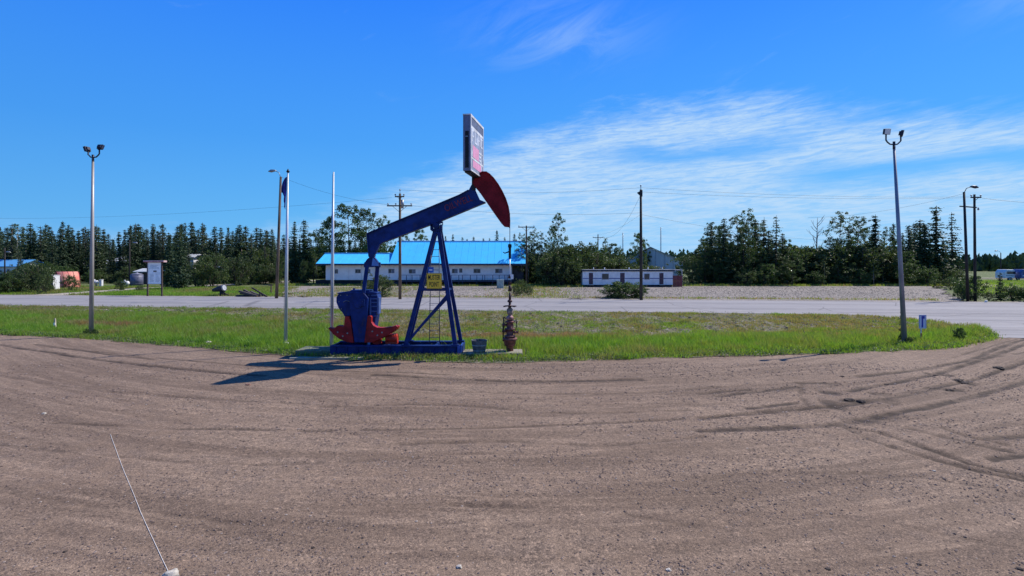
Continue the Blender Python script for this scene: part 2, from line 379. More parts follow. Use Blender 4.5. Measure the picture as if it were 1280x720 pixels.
# gravel yard with tyre ruts pressed into it
def pxline(pts): return [tuple(G(x, y)[:2]) for x, y in pts]
TRK = [  # (points in the photo on the ground, half width, depth, darkness)
    ([(67, 529), (200, 535), (275, 536), (400, 539), (555, 535), (702, 531), (900, 520), (1027, 509), (1084, 500), (1164, 484), (1227, 471), (1285, 450)], .11, .020, .42),
    ([(875, 523), (929, 518), (1002, 511), (1052, 508), (1097, 500), (1144, 492), (1179, 483), (1217, 474), (1286, 452)], 0.11, 0.03, 0.95),
    ([(875, 539), (954, 536), (1046, 530), (1097, 520), (1144, 512), (1191, 503), (1239, 490), (1286, 476)], 0.13, 0.025, 0.75),
    ([(1074, 470), (1128, 465), (1176, 457), (1217, 449), (1248, 435), (1286, 422)], 0.13, 0.03, 0.8),
    ([(1062, 489), (1090, 482), (1128, 476), (1166, 468), (1210, 455), (1255, 440), (1286, 428)], 0.12, 0.03, 0.75),
    ([(1112, 557), (1160, 571), (1207, 584), (1255, 595), (1286, 600)], 0.1, 0.035, 0.95),
    ([(1103, 541), (1144, 555), (1176, 566), (1223, 582), (1286, 596)], 0.1, 0.035, 0.95),
    ([(1138, 536), (1176, 546), (1223, 557), (1264, 565)], 0.09, 0.025, 0.7),
    ([(1176, 534), (1210, 546), (1258, 557)], 0.09, 0.025, 0.75),
    ([(1229, 550), (1255, 547), (1286, 545)], 0.11, 0.03, 0.98),
    ([(1239, 573), (1286, 569)], 0.11, 0.03, 0.98),
    ([(1003, 480), (1002, 495), (1011, 508)], 0.15, 0.02, 0.4),
    ([(1033, 490), (1040, 491)], 0.24, 0.02, 0.95),
    ([(1033, 502), (1046, 510)], 0.22, 0.02, 0.9),
    ([(1057, 501), (1082, 501)], 0.2, 0.02, 1.0),
    ([(1097, 493), (1106, 493)], 0.22, 0.02, 0.9),
    ([(1108, 500), (1111, 504)], 0.2, 0.02, 0.7),
    ([(1185, 488), (1195, 488)], 0.2, 0.02, 0.9),
    ([(1198, 476), (1210, 480)], 0.2, 0.02, 0.9),
    ([(875, 492), (938, 487)], 0.1, 0.02, 0.56),
    ([(897, 495), (998, 484)], 0.11, 0.02, 0.6),
    ([(935, 511), (995, 504)], 0.1, 0.02, 0.7),
    ([(998, 479), (1046, 479)], 0.11, 0.02, 0.6),
    ([(1160, 467), (1182, 469)], 0.17, 0.02, 0.95),
    ([(1065, 527), (1109, 520)], 0.25, 0.02, 0.7),
    ([(1046, 530), (1084, 547), (1112, 557)], 0.13, 0.02, 0.45),
    ([(1204, 457), (1242, 447), (1286, 440)], 0.12, 0.02, 0.5),
    ([(1052, 533), (1103, 541)], 0.12, 0.02, 0.4),
    ([(1191, 447), (1239, 433), (1286, 419)], 0.1, 0.02, 0.5),
    ([(-20, 428), (60, 441), (133, 451), (244, 463), (330, 470)], .12, .025, .7), ([(44, 431), (133, 443), (190, 449)], .12, .02, .6),
    ([(120, 440), (250, 452), (420, 463), (560, 468)], .12, .02, .45),
    ([(467, 469), (600, 475), (689, 476), (800, 474)], .13, .025, .7), ([(400, 509), (555, 506), (711, 516), (860, 512)], .13, .02, .35),
    ([(430, 480), (560, 489), (760, 492), (900, 484)], .13, .02, .28), ([(0, 470), (150, 492), (380, 505)], .13, .02, .25),
    ([(500, 556), (620, 552), (760, 556), (880, 546)], .12, .02, .35), ([(-10, 555), (160, 572), (330, 580), (520, 572)], .1, .015, .28),
    ([(569, 631), (667, 635), (778, 642), (900, 662)], .1, .02, .3), ([(0, 610), (180, 640), (400, 660), (620, 650)], .1, .015, .22),
    ([(880, 600), (1000, 590), (1150, 596), (1285, 620)], .1, .015, .22), ([(900, 640), (1060, 646), (1285, 690)], .09, .015, .2),
]
cols_x = np.concatenate([np.linspace(-90, -37, 40), np.linspace(-36.5, 36.5, 880), np.linspace(37, 90, 40)])
nr = 400
FyC = Fy(cols_x)
Yg = -8 + (FyC[None, :] + .35 + 8) * np.interp(np.linspace(0, 1, nr), [0, .04, 1], [0, .42, 1])[:, None]
Xg = np.repeat(cols_x[None, :], nr, 0)
Xj = Xg
Zg = (fbm(Xj * .25, Yg * .35, 11, 4) - .5) * .10 + (fbm(Xj * 1.1 + 9, Yg * 3.5, 12, 3) - .5) * .022 + (fbm(Xj * 6, Yg * 6, 13, 2) - .5) * .012
rut = np.zeros_like(Xg); dep = np.zeros_like(Xg)
wob = (fbm(Xj * .7, Yg * .7, 17, 3) - .5) * .5
brk = fbm(Xj * 1.3, Yg * 1.3, 23, 3); rag = fbm(Xj * 5, Yg * 5, 29, 3)
def smooth_poly(pts, n=6):
    pts = [Vector((*p, 0)) for p in pts]; out = []
    for i in range(len(pts) - 1):
        p0 = pts[max(i - 1, 0)]; p1 = pts[i]; p2 = pts[i + 1]; p3 = pts[min(i + 2, len(pts) - 1)]
        for k in range(n):
            t = k / n
            out.append(.5 * ((2 * p1) + (p2 - p0) * t + (2 * p0 - 5 * p1 + 4 * p2 - p3) * t * t + (3 * p1 - p0 - 3 * p2 + p3) * t ** 3))
    out.append(pts[-1]); return [(p.x, p.y) for p in out]
for pts, hw, dp, dk in TRK:
    line = smooth_poly(pxline(pts), 4)
    for offs in (0,):
        dmin = np.full(Xg.shape, 9.0)
        for (ax, ay), (bx, by) in zip(line[:-1], line[1:]):
            mx0, mx1 = min(ax, bx) - 1.2, max(ax, bx) + 1.2
            c0, c1 = np.searchsorted(cols_x, mx0), np.searchsorted(cols_x, mx1)
            if c1 <= c0: continue
            xx_, yy_ = Xg[:, c0:c1], Yg[:, c0:c1] + wob[:, c0:c1] * .25 + offs
            L2 = (bx - ax) ** 2 + (by - ay) ** 2 + 1e-9
            tt = np.clip(((xx_ - ax) * (bx - ax) + (yy_ - ay) * (by - ay)) / L2, 0, 1)
            d = np.hypot(xx_ - ax - tt * (bx - ax), yy_ - ay - tt * (by - ay))
            dmin[:, c0:c1] = np.minimum(dmin[:, c0:c1], d)
        dmin = dmin * (.6 + .9 * rag); g = np.exp(-(dmin / hw) ** 2); rim = np.exp(-((dmin - hw * 2) / (hw * .7)) ** 2)
        w = np.clip((brk - .30) * 6, .62 if dk > .55 else .08, 1)
        g2 = np.exp(-(dmin / (hw * (1.15 if dk > .55 else .7))) ** 4); rut = np.maximum(rut, g2 * min(1, dk * 1.45) * w); dep += (-g2 + rim * .4) * dp * .9 * (.4 + .6 * w)
Zg = Zg + np.clip(dep, -.06, .06)
edge_fade = np.clip((FyC[None, :] + .35 - Yg) / .34, 0, 1)
Zg = Zg * edge_fade - (1 - edge_fade) * .12
tag(obj('gravel_yard', grid_mesh('gravel_yard', Xg, Yg, Zg, M_YARD, {'rut': rut.reshape(-1)})), kind='structure')
def yard_z(x, y):
    j = np.clip(np.searchsorted(cols_x, x), 1, len(cols_x) - 1)
    return np.array([np.interp(yy, Yg[:, jj], Zg[:, jj]) for yy, jj in zip(np.atleast_1d(y), np.atleast_1d(j))])

# verge between yard and road
nv, nu = 110, 900
tpar = np.linspace(0, len(F_PTS) - 1, nu); idx = np.arange(len(F_PTS))
bx = np.interp(tpar, idx, [p[0] for p in B_PTS]); by = np.interp(tpar, idx, [p[1] for p in B_PTS])
ffx = np.interp(tpar, idx, fx); ffy = Fy(ffx)
s_ = np.linspace(0, 1, nv)
def verge_z(x, y, s, w):
    prof = -np.sin(np.clip(s, 0, 1) ** .8 * PI) * .32 * np.clip(w / 16, 0, 1) + s * (ROAD_Z - .02) + .01
    return prof + (fbm(x * .9, y * .9, 31, 4) - .5) * .22 * np.sin(np.clip(s, 0, 1) * PI) + (fbm(x * 4, y * 4, 37, 3) - .5) * .16 * np.clip(np.minimum(s, 1 - s) * 8, 0, 1) + (fbm(x * 2.2, y * 2.2, 39, 3) - .5) * .26 * np.clip((s - .35) * 4, 0, 1) * np.clip((1 - s) * 8, 0, 1)
SX = ffx[None] + (bx - ffx)[None] * s_[:, None]; SY = ffy[None] + (by - ffy)[None] * s_[:, None]
WID = np.hypot(bx - ffx, by - ffy)
SZ = verge_z(SX, SY, s_[:, None] + 0 * SX, WID[None] + 0 * SX)
tag(obj('roadside_verge', grid_mesh('roadside_verge', SX, SY, SZ, M_VERGE)), kind='structure')

# road and apron
xr = np.concatenate([np.linspace(-600, -100, 12), np.linspace(-95, 95, 100), np.linspace(100, 600, 12)])
vr = np.linspace(0, 1, 16)
yn = 41.95 - .12 * xr + (fbm(xr * .6, xr * 0, 41, 3) - .5) * .35; yf = 56.8 - .10 * xr + (fbm(xr * .6 + 9, xr * 0, 42, 3) - .5) * .5
XR = np.repeat(xr[None], 16, 0); YR = yn[None] + (yf - yn)[None] * vr[:, None]
ZR = ROAD_Z + .06 * (1 - (2 * vr[:, None] - 1) ** 2) + 0 * XR
ZR[0] -= .25; ZR[-1] -= .15
tag(obj('road', grid_mesh('road', XR, YR, ZR, M_ROAD)), kind='structure')
ya = np.linspace(27.3, 41.5, 40)
bys = np.array([p[1] for p in B_PTS])[::-1][:8]; bxs = np.array([p[0] for p in B_PTS])[::-1][:8]
xa0 = np.interp(ya, bys, bxs) - .15; xa0[ya < 28.2] = 26.3
va = np.linspace(0, 1, 30) ** 2
XA = xa0[:, None] + (95 - xa0[:, None]) * va[None]; YA = ya[:, None] + 0 * XA + (fbm(XA * .9, XA * 0 + 2, 44, 4) - .5) * 1.0 * (ya[:, None] < 28.2)
ZA = np.clip((YA - 27.8) / 12, 0, 1) * (ROAD_Z - .01) + .012
tag(obj('asphalt_apron', grid_mesh('asphalt_apron', XA, YA, ZA, M_ROAD)), kind='structure')

# far lot, lanes
def sheet(name, pts, z, m, jit=.8, seed=1, n=10):
    pts = [Vector((*p, 0)) for p in pts]; out = []; rnd = random.Random(seed)
    for a, b in zip(pts, pts[1:] + pts[:1]):
        for k in range(n):
            p = a.lerp(b, k / n); out.append((p.x + rnd.uniform(-jit, jit), p.y + rnd.uniform(-jit, jit) * 1.2, z))
    bm = bmesh.new(); vs = [bm.verts.new(p) for p in out]; f = bm.faces.new(vs)
    if f.normal.z < 0: f.normal_flip()
    bmesh.ops.triangulate(bm, faces=bm.faces[:]); me = bpy.data.meshes.new(name); bm.to_mesh(me); bm.free(); me.materials.append(m)
    for p in me.polygons:
        if p.normal.z < 0: p.flip()
    o = obj(name, me); return tag(o, kind='structure')
sheet('gravel_lot', [(-24, 59.5), (0, 57.2), (20, 55.2), (47, 52.2), (57, 68), (74, 88), (48, 92), (20, 88), (0, 90), (-20, 92), (-40, 90), (-34, 76), (-29, 66), (-27, 60)], .06, M_LOT, .9, 4, 12)
sheet('road_shoulder', [(-150, 73.0), (-100, 68.1), (-40, 61.8), (0, 57.6), (60, 51.6), (100, 47.4), (100, 45), (60, 49), (0, 55), (-40, 59), (-100, 65), (-150, 70)], .055, M_LOT, .3, 6, 30)
def lane(name, pts, w, z=.03, m=None):
    L = smooth_poly([tuple(G(x, y)[:2]) for x, y in pts], 6); A = []; Bq = []
    for i, p in enumerate(L):
        q = L[min(i + 1, len(L) - 1)]; r = L[max(i - 1, 0)]; t = Vector((q[0] - r[0], q[1] - r[1])).normalized()
        ww = w * (1 + .15 * math.sin(i * 1.7)); A.append((p[0] - t.y * ww, p[1] + t.x * ww, z)); Bq.append((p[0] + t.y * ww, p[1] - t.x * ww, z))
    n = len(L); mb = MB(); mb.add(A + Bq, [(i, n + i, n + i + 1, i + 1) for i in range(n - 1)])
    o = mb.build(name, m or M_LANE); 
    for p in o.data.polygons:
        if p.normal.z < 0: p.flip()
    return tag(o, kind='structure')
lane('dirt_lane', [(-40, 371), (40, 369.5), (100, 366.5), (150, 362.8), (190, 360), (240, 358.2), (290, 355.5), (350, 352.5), (400, 350.5)], 2.0)
lane('farm_lane', [(1180, 352), (1215, 353.5), (1245, 358), (1290, 364), (1340, 372)], 1.6)
lane('farm_lane', [(1200, 347.5), (1260, 347.8), (1400, 347.5)], 3.0)

# ------------------------------------------------------------------ foliage
L_SPRUCE = leafmat('spruce_needles', (.020, .045, .022), (.062, .10, .042), .22, .6, .35)
L_SPRUCE_PALE = leafmat('spruce_needles_light', (.035, .06, .03), (.075, .10, .045), .2, .6, .3)  # paler grey green needle colour
L_POPLAR = leafmat('poplar_leaves', (.036, .075, .026), (.11, .16, .055), .38, .5, .3)
L_ASPEN = leafmat('aspen_leaves', (.055, .085, .035), (.13, .17, .075), .4, .45, .25)
L_WILLOW = leafmat('willow_leaves', (.045, .075, .026), (.12, .16, .06), .35, .5, .25)
L_WEED = leafmat('weed_leaves', (.10, .15, .05), (.22, .26, .12), .35, .5, .25)
M_BARK = mat('dark_bark', (.075, .06, .05), .9, var=.3, scale=6, bump=.8)
M_PALEBARK = mat('pale_aspen_bark', (.34, .33, .28), .85, var=.3, scale=5, bump=.5, stretch=(1, 1, .4))
M_GREYBARK = mat('grey_dead_bark', (.28, .26, .25), .85, var=.3, scale=5, bump=.5)
M_DARK_IN = None

def cards(cent, size, seed, droop=None, thin=1.0):
    """diamond leaf faces; cent (n,3), size (n,)"""
    rs = np.random.RandomState(seed); n = len(cent)
    a = rs.normal(size=(n, 3)); a[:, 2] *= .6; a /= np.linalg.norm(a, axis=1)[:, None]
    if droop is not None: a = a * .55 + droop; a /= np.linalg.norm(a, axis=1)[:, None]
    b = rs.normal(size=(n, 3)); b -= (b * a).sum(1)[:, None] * a; b /= np.linalg.norm(b, axis=1)[:, None] + 1e-9
    s = size[:, None]
    v = np.stack([cent - a * s, cent + b * s * .55 * thin, cent + a * s, cent - b * s * .55 * thin], 1).reshape(-1, 3)
    return v, np.arange(n * 4).reshape(-1, 4)

def spruce_proto(seed, h=12.0, r=2.2, levels=34, nb=9, sparse=0.0, top_bare=0.0, mat_=None, club=False, shape=1.0):
    rs = np.random.RandomState(seed); C = []; S = []; Dr = []
    tr = MB(); tr.tube([(0, 0, -.1), (0, 0, h * .5), (rs.uniform(-.08, .08), 0, h)], [.16, .1, .02], 6)
    for L in range(levels):
        u = (L + rs.uniform(-.3, .3)) / levels; z = h * (.03 + .96 * u)
        rad = r * (1 - max(u, 0)) ** (.72 * shape) * (.7 + .42 * rs.rand()) + .03
        if club and .80 < u < .93: rad *= .45
        if club and u >= .93: rad = r * .35
        if u < .12: rad *= .75 + 2 * max(u, 0)
        n = int(nb * (1 - .45 * u)) + 2
        for k in range(n):
            if rs.rand() < sparse: continue
            a = rs.rand() * 2 * PI; ln = rad * rs.uniform(.6, 1.12); m = max(3, int(ln / .17))
            q = (np.arange(m) + .6) / m
            x = np.cos(a) * ln * q; y = np.sin(a) * ln * q; zz = z - ln * .28 * q + ln * .22 * q ** 2 * (1 if u > .4 else .7)
            for rep in range(2):
                j = rs.normal(size=(m, 3)) * np.array([.10, .10, .07])
                C.append(np.stack([x, y, zz], 1) + j); S.append(rs.uniform(.17, .34, m) * (1.05 - .3 * q) * (1.05 - .55 * u))
                Dr.append(np.tile(np.array([np.cos(a) * .7, np.sin(a) * .7, -.55]), (m, 1)))
    C = np.concatenate(C); S = np.concatenate(S); Dr = np.concatenate(Dr)
    v, f = cards(C, S, seed + 1, Dr, .8)
    cm = npmesh('spruce_crown', v, f, 4, mat_ or L_SPRUCE)
    tm = tr.build('trunk', M_BARK); t = tm.data; bpy.data.objects.remove(tm)
    return t, cm, h

def leafy_proto(seed, h=10.0, r=2.6, crown0=.25, nclump=60, per=45, leaf=.16, mat_=None, bark=None, stems=1, spread=.5, trunk_r=.14, clump=.62, top_sparse=.3, droopy=False):
    rs = np.random.RandomState(seed); tr = MB(); ends = []
    for s in range(stems):
        a = rs.rand() * 2 * PI; lean = (0 if stems == 1 else r * spread * rs.uniform(.5, 1))
        hh = h * (1 if s == 0 else rs.uniform(.75, .97))
        tip = Vector((math.cos(a) * lean, math.sin(a) * lean, hh * .95)); bs = Vector((math.cos(a) * .15 * (stems > 1), math.sin(a) * .15 * (stems > 1), -.1))
        m1 = bs.lerp(tip, .45) + Vector((rs.uniform(-.2, .2), rs.uniform(-.2, .2), 0)) * (h / 10)
        tr.tube([bs, m1, tip], [trunk_r * (1 if stems == 1 else .6), trunk_r * .55, .015], 6)
        nl = 9 if stems == 1 else 4
        for k in range(nl):
            u = crown0 + (1 - crown0) * (k + .5) / nl * .9
            p = m1.lerp(tip, (u - .45) / .55) if u > .45 else bs.lerp(m1, u / .45)
            a2 = rs.rand() * 2 * PI; ln = r * (1.05 - .6 * u) * rs.uniform(.6, 1)
            q = p + Vector((math.cos(a2) * ln, math.sin(a2) * ln, ln * rs.uniform(.5, .9)))
            tr.tube([p, p.lerp(q, .5) + Vector((0, 0, -.06 * ln)), q], [trunk_r * .4, trunk_r * .25, .01], 5, False); ends.append(q)
    C = []; S = []
    for k in range(nclump):
        if k < len(ends) * 2: c = np.array(ends[k % len(ends)]) + rs.normal(size=3) * r * .12
        else:
            u = rs.rand() ** .8; zc = h * (crown0 + (1 - crown0) * u)
            prof = math.sin(PI * (.14 + .80 * u)) ** .7; a = rs.rand() * 2 * PI; d = r * prof * math.sqrt(rs.rand()) * 1.0
            c = np.array([math.cos(a) * d, math.sin(a) * d, zc])
        u = np.clip((c[2] / h - crown0) / (1 - crown0), 0, 1)
        n = int(per * rs.uniform(.5, 1.3) * (1 - top_sparse * u)); cr = clump * r * .5 * rs.uniform(.6, 1.15) * (1 - .35 * u)
        p = rs.normal(size=(n, 3)); p /= np.linalg.norm(p, axis=1)[:, None]; p *= (rs.rand(n) ** .45)[:, None] * cr; p[:, 2] *= .75
        C.append(c + p); S.append(rs.uniform(.7, 1.3, n) * leaf)
    C = np.concatenate(C); S = np.concatenate(S); C[:, 2] = np.maximum(C[:, 2], .06)
    v, f = cards(C, S, seed + 5)
    cm = npmesh('leafy_crown', v, f, 4, mat_ or L_POPLAR)
    tm = tr.build('trunk', bark or M_BARK); t = tm.data; bpy.data.objects.remove(tm)
    return t, cm, h

PR = {}
PR['spruce'] = [spruce_proto(100 + i, 12, (1.9, 2.3, 1.6, 2.6, 2.0)[i], 36, 10, shape=(1, .9, 1.05, .85, .8)[i]) for i in range(5)]
PR['narrow'] = [spruce_proto(120 + i, 12, (1.2, 1.0, 1.35)[i], 38, 9, shape=.62) for i in range(3)]
PR['open'] = [spruce_proto(130 + i, 12, 1.9, 28, 9, sparse=.35, shape=.8) for i in range(2)]
PR['club'] = [spruce_proto(140, 12, 1.55, 36, 9, club=True, shape=.6)]
PR['greyspruce'] = [spruce_proto(150 + i, 12, 1.7, 32, 8, sparse=.2, mat_=L_SPRUCE_PALE, shape=.8) for i in range(2)]
PR['poplar'] = [leafy_proto(200 + i, 11, 2.9, .10, 120, 75, .125, L_POPLAR, M_BARK, 1, clump=.55) for i in range(3)]
PR['aspen'] = [leafy_proto(220 + i, 11, 1.7, .28, 75, 48, .115, L_ASPEN, M_PALEBARK, 1, trunk_r=.11, clump=.62, top_sparse=.5) for i in range(4)]
PR['airy'] = [leafy_proto(240 + i, 11, 2.2, .22, 85, 48, .12, L_POPLAR, M_GREYBARK, 1, clump=.55, top_sparse=.4) for i in range(3)]
PR['willow'] = [leafy_proto(260 + i, 3, 2.2, .02, 110, 55, .085, L_WILLOW, M_BARK, 6, .7, .08, .5) for i in range(4)]
PR['darkbush'] = [leafy_proto(280 + i, 3, 2.1, .02, 120, 60, .09, L_POPLAR, M_BARK, 6, .7, .08, .5) for i in range(3)]
PR['youngfir'] = [spruce_proto(290, 5, 1.3, 16, 6, sparse=.3, mat_=L_SPRUCE_PALE, shape=.9)]
def plant(name, kind, px, top, D, label, cat, group=None, seed=0, wide=1.0, X0=None):
    rnd = random.Random(hash((round(px * 7), round(top * 3), seed)) & 0xffff)
    t, c, h = PR[kind][rnd.randrange(len(PR[kind]))]
    x = X(px, D) if X0 is None else X0
    H = max(.3, (Z(top, D)))
    k = H / h
    root = empty(name, (x, D, 0), label, cat, group, rnd.uniform(0, 6.28))
    w = k * wide * rnd.uniform(.92, 1.08) if k > .55 else k * wide
    for nm, me in (('trunk', t), ('crown', c)):
        o = bpy.data.objects.new(nm, me); col.objects.link(o); o.parent = root; o.scale = (w, w, k)
    return root

rnd = random.Random(5)
# distant treeline, one mass
def distant():
    rs = np.random.RandomState(9); V = []; Fq = []; n0 = 0; n = 2600
    ang = rs.uniform(R(-62), R(62), n); d = rs.uniform(330, 520, n); h = rs.uniform(6, 11, n) + 4 * fbm(ang * 20, ang * 0, 3, 3) - (ang > R(38)) * 2.5; h[ang < R(-10)] += 2
    for i in range(n):
        x = math.sin(ang[i]) * d[i]; y = math.cos(ang[i]) * d[i]; k = 5; r = rs.uniform(1.8, 3.2); con = rs.rand() < .6
        for j in range(16):
            u = rs.rand(); a = rs.rand() * 6.28; rr = r * ((1 - u) if con else math.sin(PI * (.15 + .8 * u))) * rs.uniform(.4, 1)
            cx, cy, cz = x + math.cos(a) * rr, y + math.sin(a) * rr, h[i] * u * .95 + .3; s = 1.5 * (1 - .55 * u) + .3
            V += [(cx - s, cy, cz - s * .7), (cx + s, cy + rs.uniform(-1, 1), cz - s * .7), (cx + rs.uniform(-.4, .4), cy, cz + s * 1.1)]
            Fq.append((n0, n0 + 1, n0 + 2)); n0 += 3
    me = npmesh('distant_treeline', np.array(V), np.array(Fq), 3, L_SPRUCE); tag(obj('distant_treeline', me), kind='stuff')
distant()

# left forest: tops follow the photograph's ridge line
def topline(px):
    return np.interp(px, [-60, 0, 30, 60, 75, 110, 145, 160, 190, 210, 235, 255, 280, 300, 320, 345], [288, 283, 281, 282, 276, 280, 283, 284, 275, 280, 278, 280, 282, 279, 283, 290])
G1 = 'spruces massed along the left horizon'
p = -55.0
while p < 345:
    D = rnd.uniform(104, 118); big = rnd.random() < .4
    tp = topline(p) + (rnd.uniform(-4, 3) if big else rnd.uniform(5, 24))
    k = rnd.choice(['spruce', 'spruce', 'spruce', 'narrow', 'narrow', 'greyspruce'])
    if p < 60: k = rnd.choice(['greyspruce', 'spruce', 'aspen', 'narrow'])
    lab = {'aspen': 'grey green aspen among the spruces at the far left of the forest', 'greyspruce': 'lighter grey green spruce standing in the dense left forest'}.get(k, 'tall dark spruce packed into the dense forest on the left')
    plant('aspen_tree' if k == 'aspen' else 'spruce_tree', k, p, tp, D, lab, 'tree', {'aspen': 'aspens at the far left of the forest', 'greyspruce': 'paler spruces in the left forest'}.get(k, G1), wide=rnd.uniform(.95, 1.5))
    p += rnd.uniform(4.0, 8.5)
p = -55.0
while p < 480:
    D = rnd.uniform(124, 145)
    tp = (topline(p) if p < 345 else 292) + rnd.uniform(0, 16)
    plant('spruce_tree', rnd.choice(['spruce', 'narrow', 'spruce']), p, tp, D, 'dark spruce in the back rows of the dense left forest', 'tree', 'spruces in the back rows of the left forest', wide=1.45)
    p += rnd.uniform(5.5, 8.5)
# understorey of the left forest
for q in range(34):
    p = -50 + q * 12 + rnd.uniform(-4, 4)
    if 96 < p < 180 and q % 2: continue
    plant('forest_edge_shrub', rnd.choice(['darkbush', 'willow', 'darkbush']), p, rnd.uniform(330, 343), rnd.uniform(98, 104), 'dark leafy shrub at the foot of the left forest', 'shrub', 'shrubs at the foot of the left forest')
def T1(kind, px, top, D, label, wide=1.0, cat='tree', group=None, name=None):
    nm = name or {'spruce': 'spruce_tree', 'narrow': 'spruce_tree', 'open': 'spruce_tree', 'club': 'spruce_tree', 'greyspruce': 'spruce_tree', 'poplar': 'poplar_tree', 'aspen': 'aspen_tree', 'airy': 'poplar_tree', 'willow': 'willow_bush', 'darkbush': 'leafy_bush', 'youngfir': 'young_fir'}[kind]
    return plant(nm, kind, px, top, D, label, cat, group, wide=wide)
T1('spruce', 225, 281, 78, 'broad dark spruce reaching the ground just right of the notice board', 1.15)
T1('spruce', 213, 292, 82, 'dark spruce directly behind the right post of the notice board', 1.1)
T1('willow', 264, 320, 86, 'grey green bushy tree left of the tilted drum, before the forest', .8)
T1('willow', 297, 322, 92, 'rounded grey willow behind the plank pile, left of the bare pole', .7)
T1('willow', 246, 332, 84, 'small willow bush at the right foot of the broad spruce', .7)
T1('willow', 310, 330, 96, 'low willow beside the dirt lane behind the plank pile', .8)
T1('willow', 322, 312, 106, 'pale willow clump behind the lane left of the leaning lamp post', .8)
T1('spruce', 340, 285, 112, 'dark spruce immediately left of the leaning lamp post', 1.0)
T1('spruce', 368, 276, 100, 'pointed spruce to the right of the pole with the flag', 1.1)
T1('narrow', 380, 274, 100, 'slim pointed spruce, second to the right of the flag', 1.3)
T1('poplar', 352, 318, 92, 'low round poplar behind the flagpole with the flag', .8)
T1('poplar', 392, 292, 99, 'leafy poplar between the slim spruce and the bare flagpole', 1.0)
T1('poplar', 412, 272, 104, 'poplar rising behind the bare flagpole', .9)
T1('poplar', 435, 257, 104, 'tallest round crowned poplar behind the low end of the blue roof', 1.05)
T1('poplar', 458, 262, 106, 'full dark poplar behind the tail of the walking beam', .85)
T1('airy', 481, 270, 106, 'thin crowned poplar beside the crossarm pole left of the beam', .8)
T1('poplar', 500, 285, 112, 'poplar showing under the walking beam behind the roof', .8)
T1('poplar', 525, 288, 112, 'poplar behind the ridge between beam and derrick leg', .8)
T1('poplar', 470, 288, 103, 'low dark poplar just behind the low roof', .9)
T1('aspen', 395, 318, 96, 'small aspen at the left gable of the blue roofed building', 1.1)
T1('poplar', 380, 325, 92, 'low leafy poplar at the left corner of the blue roofed building', .7)
for i, (px_, tp) in enumerate([(557, 294), (566, 292), (578, 296), (584, 298), (592, 295), (604, 297), (612, 297), (621, 287), (631, 296), (643, 291)]):
    T1('spruce', px_, tp, 125, 'small spruce top poking over the blue roof ridge right of the derrick' if px_ != 621 else 'tallest spruce top over the blue ridge, beside the bridle cables', 1.0, group=None if px_ == 621 else 'spruce tops over the blue roof')
# centre right
AS = [(652, 290), (660, 296), (668, 284), (676, 288), (684, 300), (672, 302), (664, 306), (690, 303)]
for i, (px_, tp) in enumerate(AS):
    T1('aspen', px_, tp, 92 + i * 1.5, 'slender pale trunked aspen in the stand right of the blue roofed building', 1.0, group='aspens right of the blue roofed building')
T1('airy', 698, 266, 97, 'tall airy poplar standing above its neighbours right of the blue roof', .75)
T1('airy', 690, 282, 100, 'thin poplar leaning against the tall airy poplar', .6)
for i, (px_, tp, D) in enumerate([(700, 312, 90), (713, 308, 92), (726, 312, 93), (738, 310, 95), (716, 322, 88), (702, 326, 86.5), (690, 318, 88)]):
    T1('willow', px_, tp, D, 'full willow in the thicket left of the white trailer', .75, 'bush', 'willows left of the white trailer')
for i in range(16):
    px_ = 705 + i * 9 + rnd.uniform(-3, 3)
    if px_ > 784: px_ += 88
    T1('poplar' if i % 2 else 'aspen', px_, rnd.uniform(304, 313), rnd.uniform(104, 112), 'mid height tree in the belt behind the white trailer', 1.1, group='trees in the belt behind the white trailer')
for i in range(10):
    px_ = 740 + i * 8.5
    T1('willow', px_, rnd.uniform(320, 328) if px_ < 780 else rnd.uniform(331, 335), rnd.uniform(97, 101), 'leafy willow directly behind the white trailer', 1.1, 'bush', 'willows behind the white trailer')
T1('poplar', 797, 292, 125, 'dense dark poplar left of the tall black pole top', .75)
T1('poplar', 806, 300, 128, 'dark poplar just right of the tall black pole', .6)
T1('airy', 757, 296, 118, 'thin poplar just right of the small crossarm pole', .5)
